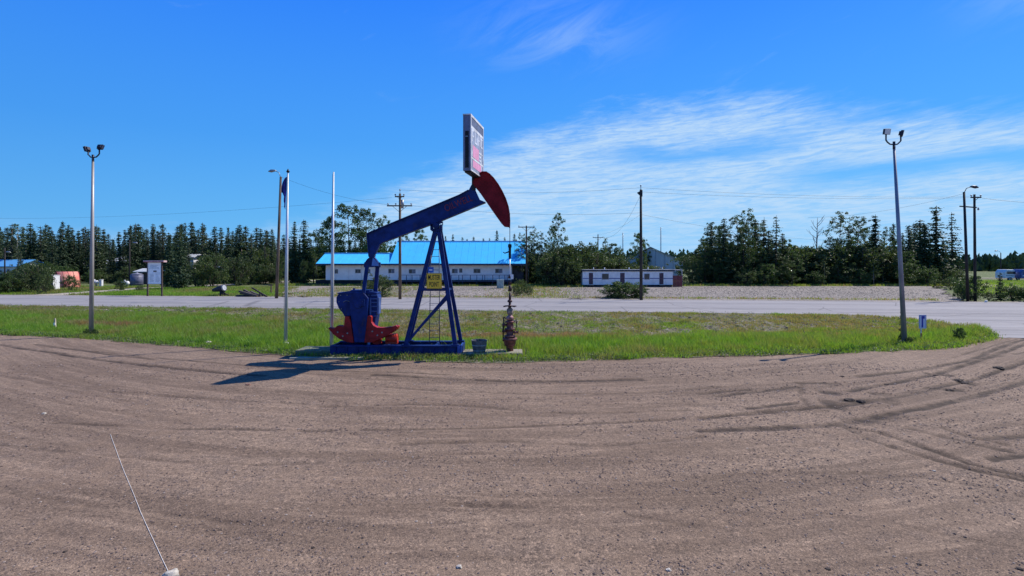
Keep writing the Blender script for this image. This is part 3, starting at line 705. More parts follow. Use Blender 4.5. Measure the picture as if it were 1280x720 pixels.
# the right hand wood
RW = [('poplar', 880, 296, 'poplar at the left end of the right wood, beside the grey shed roof', .7), ('spruce', 889, 280, 'spruce at the left end of the right wood', .9), ('poplar', 897, 283, 'dark poplar wedged between two spruces left in the right wood', .8),
      ('spruce', 905, 272, 'tall left spruce of the right wood', 1.0), ('airy', 921, 268, 'airy poplar left of the highest crown in the right wood', .9), ('airy', 935, 262, 'highest airy poplar of the right wood', .85), ('poplar', 930, 285, 'dense green poplar low in the middle of the right wood', 1.0),
      ('narrow', 944, 274, 'dark columnar spruce right of the highest airy poplar', 1.3), ('open', 955, 271, 'flat topped open pine, left one of the pair', 1.1), ('open', 970, 269, 'open crowned pine, right one of the pair', 1.1), ('spruce', 961, 287, 'dark spruce filling beneath the two open pines', 1.0),
      ('spruce', 978, 291, 'spruce at the left side of the gap with the dead tree', 1.0), ('poplar', 985, 300, 'round poplar just left of the gap with the dead tree', .8), ('poplar', 912, 300, 'bushy poplar at the front of the right wood under the tall spruce', .9), ('poplar', 951, 308, 'bushy poplar at the front of the right wood under the column spruce', .9),
      ('airy', 1037, 297, 'low airy poplar just right of the dead tree', .8), ('spruce', 1047, 296, 'blackish spruce under the twin aspens right of the dead tree', .9), ('airy', 1051, 265, 'taller of the twin airy poplars right of the dead tree', .9), ('airy', 1073, 270, 'shorter of the twin airy poplars right of the dead tree', .8),
      ('poplar', 1063, 300, 'leafy poplar beneath the twin airy poplars', .9), ('spruce', 1094, 268, 'big broad spruce left of the right lamp post', 1.15), ('airy', 1109, 284, 'airy poplar between the broad spruce and the lamp post', .7), ('poplar', 1083, 302, 'low poplar at the left foot of the big broad spruce', .8),
      ('airy', 1122, 298, 'small airy poplar directly behind the right lamp post', .7), ('narrow', 1136, 281, 'first narrow spruce right of the lamp post', 1.1), ('narrow', 1143, 278, 'second narrow spruce right of the lamp post', 1.0), ('narrow', 1150, 274, 'pointed narrow spruce, left peak of the black spruce block', 1.3), ('narrow', 1156, 280, 'narrow spruce, right peak of the black spruce block', 1.3),
      ('club', 1170, 257, 'tallest spruce with a club shaped top at the right', 1.15), ('open', 1190, 265, 'open branched spruce at the right end of the wood', .95), ('poplar', 1161, 305, 'dark poplar under the club topped spruce', .8), ('spruce', 1179, 300, 'low spruce between the club topped and the open branched spruce', .9), ('aspen', 1104, 300, 'pale stemmed aspen at the foot of the big broad spruce', 1.1), ('poplar', 1128, 312, 'low leafy tree at the lamp post foot line in the right wood', .9)]
for k_, px_, tp, lb, w in RW: T1(k_, px_, tp, rnd.uniform(93, 101), lb, w * {'spruce': 1.45, 'narrow': 1.5, 'open': 1.25, 'club': 1.4, 'airy': 1.1}.get(k_, .85))
for i in range(24):
    px_ = 876 + i * 13 + rnd.uniform(-4, 4)
    if px_ > 990: px_ += 45
    if px_ > 1160: continue
    T1(rnd.choice(['spruce', 'narrow', 'spruce', 'aspen', 'airy']), px_, (rnd.uniform(278, 304) if not 978 < px_ < 1040 else 312), rnd.uniform(102, 108), 'dark tree filling the middle depth of the right wood', 1.2, group='filling trees of the right wood')
px_ = 866
while px_ < 1192:
    k_ = rnd.choice(['willow', 'poplar', 'aspen', 'poplar', 'darkbush', 'airy', 'narrow'])
    tp = {'willow': rnd.uniform(326, 344), 'darkbush': rnd.uniform(330, 345), 'narrow': rnd.uniform(300, 330)}.get(k_, rnd.uniform(304, 334))
    if px_ > 1150: tp = max(tp, 336)
    T1(k_, px_, tp, rnd.uniform(89.5, 97), {'willow': 'pale low willow at the front edge of the right wood', 'darkbush': 'dark low bush at the front edge of the right wood', 'aspen': 'young pale stemmed aspen at the front edge of the right wood', 'narrow': 'small slim spruce at the front edge of the right wood'}.get(k_, 'young leafy poplar at the front edge of the right wood'), 1.0 if k_ in ('willow', 'darkbush') else 1.25, 'bush' if k_ in ('willow', 'darkbush') else 'tree', 'low %s growth along the front of the right wood' % {'willow': 'willow', 'darkbush': 'bush', 'aspen': 'aspen', 'narrow': 'spruce'}.get(k_, 'poplar'))
    px_ += rnd.uniform(5, 13)
for i in range(12):
    T1('willow', 985 + i * 9 + rnd.uniform(-3, 3), rnd.uniform(308, 318), rnd.uniform(95, 99), 'lighter green sapling thicket in the gap with the dead tree', 1.0, 'bush', 'saplings in the gap with the dead tree')
T1('willow', 864, 318, 104, 'leafy willow against the right slope of the grey shed', .8, 'bush')
T1('greyspruce', 236, 300, 93, 'thin pale spruce in front of the narrow pale house', 1.0)
T1('greyspruce', 149, 322, 108, 'small grey spruce standing before the white house in the trees', .8)
T1('poplar', 112, 326, 110, 'low dark poplar in front of the dark sided house', .8)
for i in range(12):
    T1('darkbush', 648 + i * 6, rnd.uniform(326, 338), rnd.uniform(90, 100), 'dark undergrowth bush between the pale aspen trunks', 1.0, 'bush', 'undergrowth between the aspens')
# dead tree
dt = empty('dead_tree', (X(1020, 100), 100, 0), 'bare dead tree standing in the gap of the right wood', 'tree'); mb = MB(); bx_ = X(1020, 100)
mb.tube([(bx_, 100, 0), (bx_ + .1, 100, 6), (bx_ + .3, 100, Z(272, 100))], [.2, .14, .03], 7); mb.build('trunk', M_GREYBARK, dt)
mb = MB(); rr = random.Random(3)
for k in range(15):
    z0 = 5.2 + k * .45; a = rr.uniform(0, 6.28); L = rr.uniform(1.0, 2.4) * (1.3 - k / 22)
    s0 = Vector((bx_ + .15, 100, z0)); e = s0 + Vector((math.cos(a) * L, math.sin(a) * L * .7, L * rr.uniform(.7, 1.2)))
    mb.tube([s0, s0.lerp(e, .5) + Vector((0, 0, -.15)), e], [.06, .04, .015], 5)
    mb.tube([s0.lerp(e, .6), e + Vector((rr.uniform(-.5, .5), 0, .1))], [.03, .01], 4)
mb.build('branches', M_GREYBARK, dt)
# individual bushes
T1('darkbush', 776, 353, 58.5, 'dense green bush at the foot of the tall black pole beside the road', 2.0, 'bush')
T1('willow', 792, 356, 58.8, 'smaller grey green bush touching the tall black pole', 1.3, 'bush')
T1('willow', 764, 358, 58, 'lower left lobe of bushes beside the tall black pole', 1.3, 'bush')
T1('willow', 477, 345, 60, 'light green bush behind the crank gear, beside the crossarm pole', .95, 'bush')
T1('willow', 462, 352, 61, 'small pale bush left of the light green bush behind the crank gear', .8, 'bush')
T1('darkbush', 1215, 346, 56, 'large dark bush around the foot of the twin poles', .95, 'bush')
T1('darkbush', 1203, 356, 55, 'low dark bush left of the twin poles', .7, 'bush')
T1('youngfir', 1250, 340, 56, 'young spindly fir by the road right of the twin poles', .95)
T1('willow', 1236, 366, 54.5, 'pale low bush left of the young fir', .9, 'bush')
T1('darkbush', 1266, 357, 54, 'spreading low bush right of the young fir', 1.1, 'bush')
T1('darkbush', 1284, 361, 53, 'bush cut by the right edge of the picture', 1.0, 'bush')
T1('willow', 1188, 347, 78, 'yellow green bush on the lot under the open branched spruce', .9, 'bush')
T1('willow', 1172, 350, 80, 'low yellow green bush under the club topped spruce', .9, 'bush')
T1('willow', 1201, 350, 84, 'bright bush left of the farm lane mouth', .8, 'bush')
for px_, tp, D, lb, w in [(8, 345, 67, 'dark green bush at the left picture edge', 1.1), (22, 343, 68, 'second bush from the left picture edge', 1.0), (35, 336, 74, 'bushy willow between the left edge bushes and the round willow', .9), (47, 332, 70, 'big round grey willow left of the white shed', .85), (56, 345, 68, 'small bush touching the white shed', .7), (-8, 348, 66, 'bush half outside the left picture edge', 1.0)]:
    T1('willow' if px_ != 8 else 'darkbush', px_, tp, D, lb, w, 'bush')
T1('willow', 88, 346, 74, 'brownish bush in front of the red tunnel tent', .75, 'bush')
T1('youngfir', 26, 316, 92, 'slim fir beside the small blue roofed house at the far left', .7)
T1('greyspruce', 23, 312, 95, 'drooping fir against the small blue roofed house', .6)
T1('darkbush', 151, 350, 76, 'low bush in front of the round grey tank', .8, 'bush')
T1('willow', 175, 357, 72, 'small scrub bush left of the notice board', .8, 'bush')
T1('willow', 651, 350, 66, 'scruffy bush behind the wellhead', .6, 'bush')
T1('willow', 660, 356, 63, 'yellowish scrub at the foot of the small crossarm pole', .7, 'bush')
T1('willow', 645, 358, 61, 'dry scrub just left of the small crossarm pole', .8, 'bush')

# ------------------------------------------------------------------ grass, weeds, stones
def blades(name, bases, heights, lean, wid, m, nb=6, seed=1, spread=.14, attr=None):
    rs = np.random.RandomState(seed); n = len(bases); B = np.repeat(bases, nb, 0); H = np.repeat(heights, nb) * rs.uniform(.55, 1.15, n * nb)
    a = rs.rand(n * nb) * 2 * PI; B = B + np.stack([rs.normal(size=n * nb) * spread, rs.normal(size=n * nb) * spread, np.zeros(n * nb) - .01], 1)
    t = rs.rand(n * nb) * 2 * PI; Lx, Ly = np.cos(t) * H * lean * rs.rand(n * nb), np.sin(t) * H * lean * rs.rand(n * nb)
    w = wid * rs.uniform(.6, 1.3, n * nb); ax, ay = np.cos(a) * w, np.sin(a) * w
    v0 = B - np.stack([ax, ay, 0 * ax], 1); v1 = B + np.stack([ax, ay, 0 * ax], 1)
    mid = B + np.stack([Lx * .35, Ly * .35, H * .6], 1); v2 = mid + np.stack([ax, ay, 0 * ax], 1) * .7; v3 = mid - np.stack([ax, ay, 0 * ax], 1) * .7
    v4 = B + np.stack([Lx, Ly, H], 1)
    V = np.stack([v0, v1, v2, v3, v4], 1).reshape(-1, 3); i0 = np.arange(n * nb)[:, None] * 5
    F = np.concatenate([i0 + np.array([[0, 1, 2]]), i0 + np.array([[0, 2, 3]]), i0 + np.array([[3, 2, 4]])], 0)
    at = None
    if attr is not None: at = {'tone': np.repeat(np.repeat(attr, nb), 5)}
    return tag(obj(name, npmesh(name, V, F, 3, m, attrs=at)), kind='stuff')
def grassmat(name, stops, trans=.35):
    m = bpy.data.materials.new(name); m.use_nodes = True; T = NT(m.node_tree); b = T.n['Principled BSDF']; out = T.n['Material Output']
    at = T.new('ShaderNodeAttribute', attribute_name='tone').outputs['Fac']; g = T.new('ShaderNodeNewGeometry').outputs['Random Per Island']
    c = T.ramp(T.math('ADD', at, T.math('MULTIPLY', T.math('SUBTRACT', g, .5), .3)), stops)
    T.l.new(c, b.inputs['Base Color']); b.inputs['Roughness'].default_value = .5; b.inputs['Specular IOR Level'].default_value = .3
    tr = T.new('ShaderNodeBsdfTranslucent'); T.l.new(T.mix(1.0, c, (1.2, 1.2, .55), 'MULTIPLY'), tr.inputs[0]); ms = T.new('ShaderNodeMixShader'); ms.inputs[0].default_value = trans
    T.l.new(b.outputs[0], ms.inputs[1]); T.l.new(tr.outputs[0], ms.inputs[2]); T.l.new(ms.outputs[0], out.inputs[0]); return m
M_GRASS = grassmat('verge_grass', [(0.0, (.36, .21, .13)), (.08, (.33, .26, .14)), (.22, (.27, .28, .10)), (.42, (.22, .31, .06)), (.65, (.22, .38, .05)), (.85, (.14, .28, .04)), (1.0, (.055, .12, .025))], .5)
rs = np.random.RandomState(77)
def verge_sample(n):
    u = rs.uniform(0.9, len(F_PTS) - 1, n); s = rs.rand(n)
    Bx = np.interp(u, idx, [p[0] for p in B_PTS]); By = np.interp(u, idx, [p[1] for p in B_PTS]); Fx = np.interp(u, idx, fx); Fyv = Fy(Fx)
    w = np.hypot(Bx - Fx, By - Fyv); x = Fx + (Bx - Fx) * s; y = Fyv + (By - Fyv) * s
    seg = np.interp(u, idx[:-1] + .5, np.hypot(np.diff([p[0] for p in B_PTS]) * .5 + np.diff(fx) * .5, 1e-3)) * w
    keep = rs.rand(n) < seg / seg.max(); keep &= np.abs(x) < y * 1.12 + 2
    return x[keep], y[keep], s[keep], w[keep]
x, y, s, w = verge_sample(420000)
d_front = s * w                      # metres back from the yard edge
band = 9.5 + 5 * (fbm(x * .12 + 3, y * .12, 51, 3) - .5) + np.where(x < -8, 3.5, 0) - np.clip((x - 18) * .2, 0, 4)
dens = np.clip((band - d_front) / 4.5, 0, 1) * .95 + .30 + np.clip((fbm(x * .5, y * .5, 55, 4) - .46) * 4, 0, .7) * .9
dens *= np.clip(d_front / .9 + (fbm(x * 1.5, y * 1.5, 57, 3) - .5) * 1.2, .12, 1); dens[d_front > w - .5] *= .25
dens *= .35 + 1.0 * np.clip((fbm(x * 1.2, y * 1.2, 58, 3) - .36) * 4, 0, 1)
pad = (x > -10.3) & (x < .9) & (y < 24.6); dens[pad] *= .35
dens = np.where(x > 20, np.maximum(dens, .8), dens)
k = rs.rand(len(x)) < dens * .72
x, y, s, w, d_front, band = x[k], y[k], s[k], w[k], d_front[k], band[k]
k = slice(0, 74000); x, y, s, w, d_front, band = x[k], y[k], s[k], w[k], d_front[k], band[k]
z = verge_z(x, y, s, w)
lush = np.clip((band - d_front) / 5, 0, 1)
tone = .27 + .25 * lush + (fbm(x * .35, y * .35, 61, 4) - .5) * .9 + (fbm(x * 1.7, y * 1.7, 62, 3) - .5) * .7
red = np.exp(-(((x - X(705, 28.5)) / 2.2) ** 2 + ((y - 29.5) / 1.2) ** 2)) + .8 * np.exp(-(((x - X(595, 28)) / 2.2) ** 2 + ((y - 29.5) / 1.2) ** 2)) + .5 * np.exp(-(((x + 26) / 3) ** 2 + ((y - 33.5) / 1.0) ** 2))
tone = np.clip(np.clip(tone, .14, 1) - red * 1.2, 0, 1)
hgt = (.12 + .32 * lush * np.clip(d_front / 2.2, .3, 1)) * (.25 + 1.5 * fbm(x * 1.1, y * 1.1, 63, 3)) + .04
blades('verge_grass', np.stack([x, y, z], 1), hgt, .7, .013, M_GRASS, 6, 5, .13, tone)
# low broad leaved weeds along the edge
x, y, s, w = verge_sample(120000); df = s * w
k = (df < 1.5) & (rs.rand(len(x)) < .6) | (rs.rand(len(x)) < .03); x, y, s, w = x[k][:4200], y[k][:4200], s[k][:4200], w[k][:4200]
z = verge_z(x, y, s, w); C = []; S = []
for i in range(len(x)):
    n = rs.randint(8, 22); r = rs.uniform(.07, .22); C.append(np.array([x[i], y[i], z[i] + .02]) + rs.normal(size=(n, 3)) * [r, r, r * .3] + [0, 0, r * .5]); S.append(rs.uniform(.02, .055, n))
v, f = cards(np.concatenate(C), np.concatenate(S), 3); tag(obj('verge_weeds', npmesh('verge_weeds', v, f, 4, L_WEED)), kind='stuff')
# weeds hiding the foot of the pump base
xs_ = rs.uniform(-8.6, .6, 900); ys_ = 21.55 + rs.rand(900) * .5 + .12 * np.abs(xs_ + 4) * .3
blades('skid_weeds', np.stack([xs_, ys_, 0 * xs_ + .0], 1), rs.uniform(.06, .2, 900), .8, .012, M_GRASS, 6, 8, .12, np.clip(rs.normal(.2, .15, 900), .08, 1))
# grass beyond the road
xs_ = rs.uniform(-75, -24, 22000); ys_ = rs.uniform(60, 92, 22000)
k = ((xs_ < -29 - (ys_ - 60) * .25) | (rs.rand(22000) < .15)) & ((ys_ < 60.5 - .1 * xs_ + 20) & (np.abs(xs_) < ys_ * 1.05) & (fbm(xs_ * .2, ys_ * .2, 71, 3) > .38)) & (ys_ > 58.5 - .1 * xs_)
lanep = np.array(smooth_poly([tuple(G(a, b)[:2]) for a, b in [(-40, 371), (40, 369.5), (100, 366.5), (150, 362.8), (190, 360), (240, 358.2), (290, 355.5), (350, 352.5), (400, 350.5)]], 6))
dl = np.min(np.hypot(xs_[:, None] - lanep[None, :, 0], ys_[:, None] - lanep[None, :, 1]), 1); k &= dl > 2.6
xs_, ys_ = xs_[k], ys_[k]
blades('far_grass', np.stack([xs_, ys_, 0 * xs_], 1), rs.uniform(.12, .38, len(xs_)), .7, .03, M_GRASS, 6, 9, .3, np.clip(.45 + (fbm(xs_ * .2, ys_ * .2, 73, 3) - .5) * 1.2, 0, 1))
xs_ = rs.uniform(-42, 78, 9000); ys_ = rs.uniform(84, 93.5, 9000); k = ys_ > 88.5 - (xs_ < 12) * (xs_ > 0) * 9 + (fbm(xs_ * .3, ys_ * 0, 75, 3) - .5) * 3; xs_, ys_ = xs_[k], ys_[k]
blades('lot_edge_grass', np.stack([xs_, ys_, 0 * xs_ + .05], 1), rs.uniform(.15, .5, len(xs_)), .7, .04, M_GRASS, 6, 10, .35, np.clip(rs.normal(.35, .15, len(xs_)), 0, 1))
# sparse weeds on the lot near the road and around pole and wellhead line
xs_ = np.concatenate([rs.normal(3, 3.0, 1500), rs.uniform(-25, 45, 1500), rs.uniform(-30, -14, 1800)]); ys_ = np.concatenate([rs.uniform(60, 84, 1500), 58.6 - .1 * xs_[1500:3000] + rs.rand(1500) * 1.2, rs.uniform(60, 84, 1800)])
k = rs.rand(len(xs_)) < .45; xs_, ys_ = xs_[k], ys_[k]
blades('lot_weeds', np.stack([xs_, ys_, 0 * xs_ + .05], 1), rs.uniform(.08, .35, len(xs_)), .8, .03, M_GRASS, 6, 11, .3, np.clip(rs.normal(.22, .14, len(xs_)), 0, 1))
# right field beyond
xs_ = rs.uniform(62, 125, 8000); ys_ = rs.uniform(58, 118, 8000); k = (xs_ / ys_ > .88) & (xs_ / ys_ < 1.06); xs_, ys_ = xs_[k], ys_[k]
blades('field_grass', np.stack([xs_, ys_, 0 * xs_], 1), rs.uniform(.1, .35, len(xs_)), .7, .04, M_GRASS, 6, 12, .35, np.clip(rs.normal(.5, .15, len(xs_)), 0, 1))

OCT = np.array([[1, 0, 0], [.5, .87, -.1], [-.5, .87, .1], [-1, 0, 0], [-.5, -.87, .1], [.5, -.87, -.1], [.1, .1, .75], [0, 0, -.6]])
OCF = np.array([[i, (i + 1) % 6, 6] for i in range(6)] + [[(i + 1) % 6, i, 7] for i in range(6)])
def stones(name, pts, size, m, seed=1, flat=.7):
    rs = np.random.RandomState(seed); n = len(pts); V = np.tile(OCT[None], (n, 1, 1)) * (1 + rs.uniform(-.3, .3, (n, 8, 3)))
    a = rs.rand(n) * 6.28; c, s = np.cos(a), np.sin(a); sz = size[:, None]
    vx = V[..., 0] * rs.uniform(.7, 1.3, (n, 1)); vy = V[..., 1]; x = (vx * c[:, None] - vy * s[:, None]) * sz; y = (vx * s[:, None] + vy * c[:, None]) * sz
    z = V[..., 2] * sz * flat; V = np.stack([x, y, z], -1) + pts[:, None, :]
    F = OCF[None] + (np.arange(n) * 8)[:, None, None]
    return tag(obj(name, npmesh(name, V.reshape(-1, 3), F.reshape(-1, 3), 3, m)), kind='stuff')
def stonemat(name, c0, c1, c2):
    m = bpy.data.materials.new(name); m.use_nodes = True; T = NT(m.node_tree); b = T.n['Principled BSDF']
    g = T.new('ShaderNodeNewGeometry').outputs['Random Per Island']; T.l.new(T.ramp(g, [(0, c0), (.35, c1), (.8, c1), (1, c2)]), b.inputs['Base Color']); b.inputs['Roughness'].default_value = .85; b.inputs['Specular IOR Level'].default_value = .25
    return m
M_PEB = stonemat('pebbles', (.10, .075, .065), (.185, .135, .112), (.36, .30, .26))
M_RUB = stonemat('rubble', (.09, .08, .065), (.20, .18, .145), (.36, .33, .28))
n = 60000
Dq = 5.6 + (20.5 - 5.6) * rs.rand(n) ** 1.25; xq = (rs.rand(n) * 2 - 1) * (Dq * 1.08)
clump = fbm(xq * .25 + 7, (Dq - .006 * xq ** 2) * 1.1, 81, 4); k = (rs.rand(n) < np.clip((clump - .40) * 5, .14, 1)) & (Dq < Fy(xq) - .2); xq, Dq = xq[k], Dq[k]
sz = .005 + .012 * rs.rand(len(xq)) ** 5 * (.6 + Dq / 12) + .0004 * Dq
stones('yard_pebbles', np.stack([xq, Dq, yard_z(xq, Dq) + sz * .25], 1), sz, M_PEB, 4)
x, y, s, w = verge_sample(60000); df = s * w
k = ((df < .6) & (rs.rand(len(x)) < .55)) | ((s > .42) & (rs.rand(len(x)) < .5)); x, y, s, w, df = x[k][:11000], y[k][:11000], s[k][:11000], w[k][:11000], df[k][:11000]
sz = np.where(df < .6, .02 + .045 * rs.rand(len(x)) ** 2, .03 + .10 * rs.rand(len(x)) ** 2.5)
stones('shoulder_rubble', np.stack([x, y, verge_z(x, y, s, w) + sz * .15], 1), sz, M_RUB, 6, .65)
xq = rs.uniform(-27, 60, 9000); yq = rs.uniform(57.5, 90, 9000); k = (np.abs(xq) < yq * 1.05) & (yq > 58.5 - .1 * xq); xq, yq = xq[k], yq[k]
stones('lot_stones', np.stack([xq, yq, 0 * xq + .07], 1), rs.uniform(.03, .10, len(xq)), M_RUB, 7)

# single stones and clods
def lump(name, px, py, size, m, label, cat, flat=.7, seed=0, n=2):
    g = G(px, py); z = float(yard_z(np.array([g.x]), np.array([g.y]))[0]) if g.y < 24 else 0
    bm = bmesh.new(); bmesh.ops.create_icosphere(bm, subdivisions=3, radius=1); rr = Vector((seed * 3.1, seed * 1.7, 0))
    for v in bm.verts:
        k = 1 + .45 * mnoise.noise(v.co * 1.3 + rr) + .25 * mnoise.noise(v.co * 3.5 + rr); v.co = Vector((v.co.x * size * 1.15 * k, v.co.y * size * k, v.co.z * size * flat * k))
    me = bpy.data.meshes.new(name); bm.to_mesh(me); bm.free(); me.materials.append(m)
    return tag(obj(name, me, None, (g.x, g.y, z + size * flat * .3)), label, cat)
M_CLOD = mat('dark_mud', (.075, .055, .043), .9, var=.3, scale=20, bump=.6); M_PALE = mat('pale_stone', (.55, .5, .42), .8, var=.2, scale=15, bump=.4)
for i, (a, b, sz, lb) in enumerate([(1249, 461, .17, 'largest dark mud clod beside the curved ruts at the right'), (1062, 500, .14, 'dark mud clod left of the row on the curved rut'), (1076, 501, .13, 'middle dark mud clod of the row on the curved rut'), (1199, 476, .14, 'dark mud clod on the rut left of the largest one'), (1206, 479, .12, 'flat mud clod just below its neighbour on the rut'), (1188, 488, .10, 'small mud clod in front of the rut at the right'), (1108, 479, .08, 'small mud clod on the upper curved rut'), (1170, 468, .09, 'mud clod on the uppermost rut'), (1053, 470, .07, 'tiny mud clod beside the upper rut'), (1274, 711, .045, 'dark pebble at the bottom right picture corner'), (1035, 712, .035, 'flat dark pebble near the bottom edge at right'), (1149, 706, .03, 'small dark pebble near the bottom edge, right of the flat one'), (81, 690, .03, 'dark pebble near the bottom left'), (391, 684, .028, 'dark pebble left of the middle near the bottom')]):
    lump('mud_clod', a, b, sz * .85, M_CLOD, lb, 'clod', .42, i)
for i, (a, b, sz, lb) in enumerate([(310, 482, .07, 'reddish stone on the gravel below the long shadow'), (55, 518, .045, 'pale stone far left on the gravel'), (574, 710, .035, 'pale stone near the bottom edge left of centre'), (836, 712, .03, 'pale stone near the bottom edge right of centre'), (214, 719, .085, 'pale rounded stone at the lower end of the thin cord'), (1168, 588, .025, 'white pebble on the gravel below the lower ruts'), (260, 430, .16, 'pale stone at the grass edge left of the flagpoles'), (222, 428, .12, 'smaller pale stone at the grass edge, further left')]):
    lump('loose_stone', a, b, sz, M_PALE if i != 0 else mat('red_stone', (.3, .16, .12), .8), lb, 'stone', .6, i + 20)
# thin cord on the gravel
cpts = [G(138, 543), G(150, 576), G(163, 607), G(178, 645), G(194, 680), G(211, 716)]
cz = [float(yard_z(np.array([q.x]), np.array([q.y]))[0]) + .03 for q in cpts]
line = smooth_poly([(q.x, q.y) for q in cpts], 8); zz = np.interp([l[1] for l in line], [q.y for q in cpts][::-1], cz[::-1])
mb = MB(); mb.tube([(a, b, c_z) for (a, b), c_z in zip(line, [float(yard_z(np.array([a_]), np.array([b_]))[0]) + .006 for a_, b_ in line])], .0042, 5)
mb_o = mb.build('thin_cord', mat('pale_cord', (.85, .78, .68), .6, var=.05)); tag(mb_o, 'thin pale cord lying straight across the gravel at lower left', 'cord')

# ------------------------------------------------------------------ materials for built things
def wear(m, c, amt=.6, sc_=7):
    T = NT(m.node_tree); b = T.n['Principled BSDF']; src = b.inputs['Base Color'].links[0].from_socket
    tc = T.new('ShaderNodeTexCoord').outputs['Object']; mp = T.new('ShaderNodeMapping'); T.l.new(tc, mp.inputs[0]); mp.inputs['Scale'].default_value = (1, 1, .35)
    n = T.noise(mp.outputs[0], sc_, 7, .72); T.l.new(T.mix(T.math('MULTIPLY', T.mr(n, .57, .66), amt), src, c), b.inputs['Base Color'])
    return m
M_BLUE = wear(mat('pump_blue_paint', (.008, .030, .165), .5, var=.22, scale=2.5, bump=.12, bscale=12, spec=.22), (.05, .035, .05), .6)
M_RED = wear(mat('pump_red_paint', (.36, .014, .016), .5, var=.25, scale=3, bump=.1, bscale=12, spec=.25), (.10, .03, .02), .7)
M_HRED = mat('head_red_paint', (.21, .006, .013), .55, var=.2, scale=2, spec=.2)
M_STEEL = mat('grey_steel', (.32, .33, .35), .4, .7, var=.15, scale=6)
M_GALV = mat('galvanised_pole', (.62, .63, .65), .42, .35, var=.12, scale=4, stretch=(1, 1, .3))
M_BLACK = mat('black_iron', (.02, .02, .024), .55, .3)
M_RUST = mat('rusty_pink_iron', (.21, .075, .07), .65, .15, var=.35, scale=9, bump=.5, c2=(.09, .035, .03))
M_WHITE = mat('white_paint', (.78, .78, .78), .5, var=.07, scale=2)
M_WOOD = mat('weathered_pole_wood', (.17, .12, .085), .85, var=.3, scale=5, bump=.5, stretch=(1, 1, .15))
M_DWOOD = mat('dark_creosote_wood', (.05, .042, .038), .85, var=.3, scale=5, bump=.5, stretch=(1, 1, .15))
M_CONC = mat('concrete_slab', (.20, .21, .14), .85, var=.2, scale=4, bump=.3)
M_GLASS = mat('dark_window_glass', (.03, .04, .055), .08, spec=.8, var=.1)
M_ROOF = mat('bright_blue_roof_metal', (.075, .58, .98), .45, var=.05, scale=.6, spec=.4)
M_WALL = mat('pale_siding', (.86, .83, .80), .6, var=.06, scale=1.2)
M_DARK = mat('skirt_crawl_shade', (.02, .022, .028), .8)  # near black: crawl space shade as colour, also the trailer skirt
M_FASCIA = mat('navy_fascia', (.03, .05, .11), .6)

# ------------------------------------------------------------------ pumpjack
YF, YB, YC = 22.15, 23.35, 22.65        # front frame plane, back frame plane, beam plane
pj = empty('pumpjack', (X(505, YC), YC, 0), 'blue and red oilfield pumpjack with a tilted walking beam at the yard edge', 'pumpjack')
def pz(px, py, D): return (X(px, D), Z(py, D))
# skid base
mb = MB(); sx0, sx1 = X(414, YF), X(576.5, YF)
mb.bb(sx0, sx1, YF - .02, YF + .03, .06, .44)             # front web
mb.bb(sx0 - .02, sx1 + .02, YF - .10, YF + .12, .40, .455); mb.bb(sx0 - .02, sx1 + .02, YF - .10, YF + .12, .02, .075)
mb.bb(sx0, sx1, YB - .03, YB + .02, .06, .44); mb.bb(sx0 - .02, sx1 + .02, YB - .12, YB + .10, .40, .455); mb.bb(sx0 - .02, sx1 + .02, YB - .12, YB + .1, .02, .075)
for q in (0, .2, .4, .55, .8, 1):
    x_ = sx0 + (sx1 - sx0) * q; mb.bb(x_ - .06, x_ + .06, YF + .03, YB - .03, .08, .42)
for q in np.linspace(.04, .96, 12):
    x_ = sx0 + (sx1 - sx0) * q; mb.bb(x_ - .012, x_ + .012, YF - .085, YF - .02, .075, .40)
mb.build('skid_base', M_BLUE, pj, .006)
mb = MB(); mb.bb(sx1 - .02, sx1 + .03, YF - .1, YF + .62, .03, .47); mb.bb(sx1 - .16, sx1 - .02, YF - .11, YF - .09, .04, .46); mb.build('end_plate', mat('pump_lit_blue', (.03, .09, .36), .4), pj, .004)  # lighter blue paints sunlight onto the end face
# samson post
TOPF = Vector((X(546.5, YC), YC, Z(288, YC)))
legs = [((X(507, YF), YF + .02, .45), (X(544.5, YC), YC - .10, Z(289, YC)), .17), ((X(569, YF), YF + .02, .45), (X(549, YC), YC - .10, Z(289, YC)), .17),
        ((X(512, YB), YB, .45), (X(545, YC), YC + .12, Z(289, YC)), .13), ((X(576, YB), YB, .45), (X(550, YC), YC + .12, Z(287, YC)), .15)]
for a, b, w_ in legs:
    mb = MB(); a, b = Vector(a), Vector(b); mb.bar(a, b, w_, w_ * .55); d = (b - a).normalized(); s0 = d.cross(Vector((0, 1, 0))).normalized()
    for q in (-1, 1): mb.bar(a + s0 * q * w_ * .45, b + s0 * q * w_ * .45, .025, w_ * .85)
    mb.box(a + Vector((0, 0, .02)), (.34, .26, .04)); mb.build('derrick_leg', M_BLUE, pj, .004)
def onleg(i, z):
    a, b = Vector(legs[i][0]), Vector(legs[i][1]); t = (z - a.z) / (b.z - a.z); return a.lerp(b, t)
zb = Z(362, 22.3)
mb = MB(); mb.bar(onleg(0, zb), onleg(1, zb), .12, .1); mb.build('cross_bar', M_BLUE, pj, .004)
mb = MB(); mb.bar(onleg(2, zb), onleg(3, zb), .10, .08); mb.bar(onleg(1, zb), onleg(3, zb), .1, .08); mb.bar(onleg(0, zb), onleg(2, zb), .1, .08); mb.build('cross_bar', M_BLUE, pj, .004)
mb = MB(); mb.bar(onleg(0, .6) + Vector((.05, 0, 0)), onleg(1, Z(368, 22.3)), .11, .08); mb.build('diagonal_brace', M_BLUE, pj, .004)
mb = MB(); mb.bar(onleg(2, .6), onleg(3, Z(368, 22.3)), .09, .07); mb.build('diagonal_brace', M_BLUE, pj, .004)
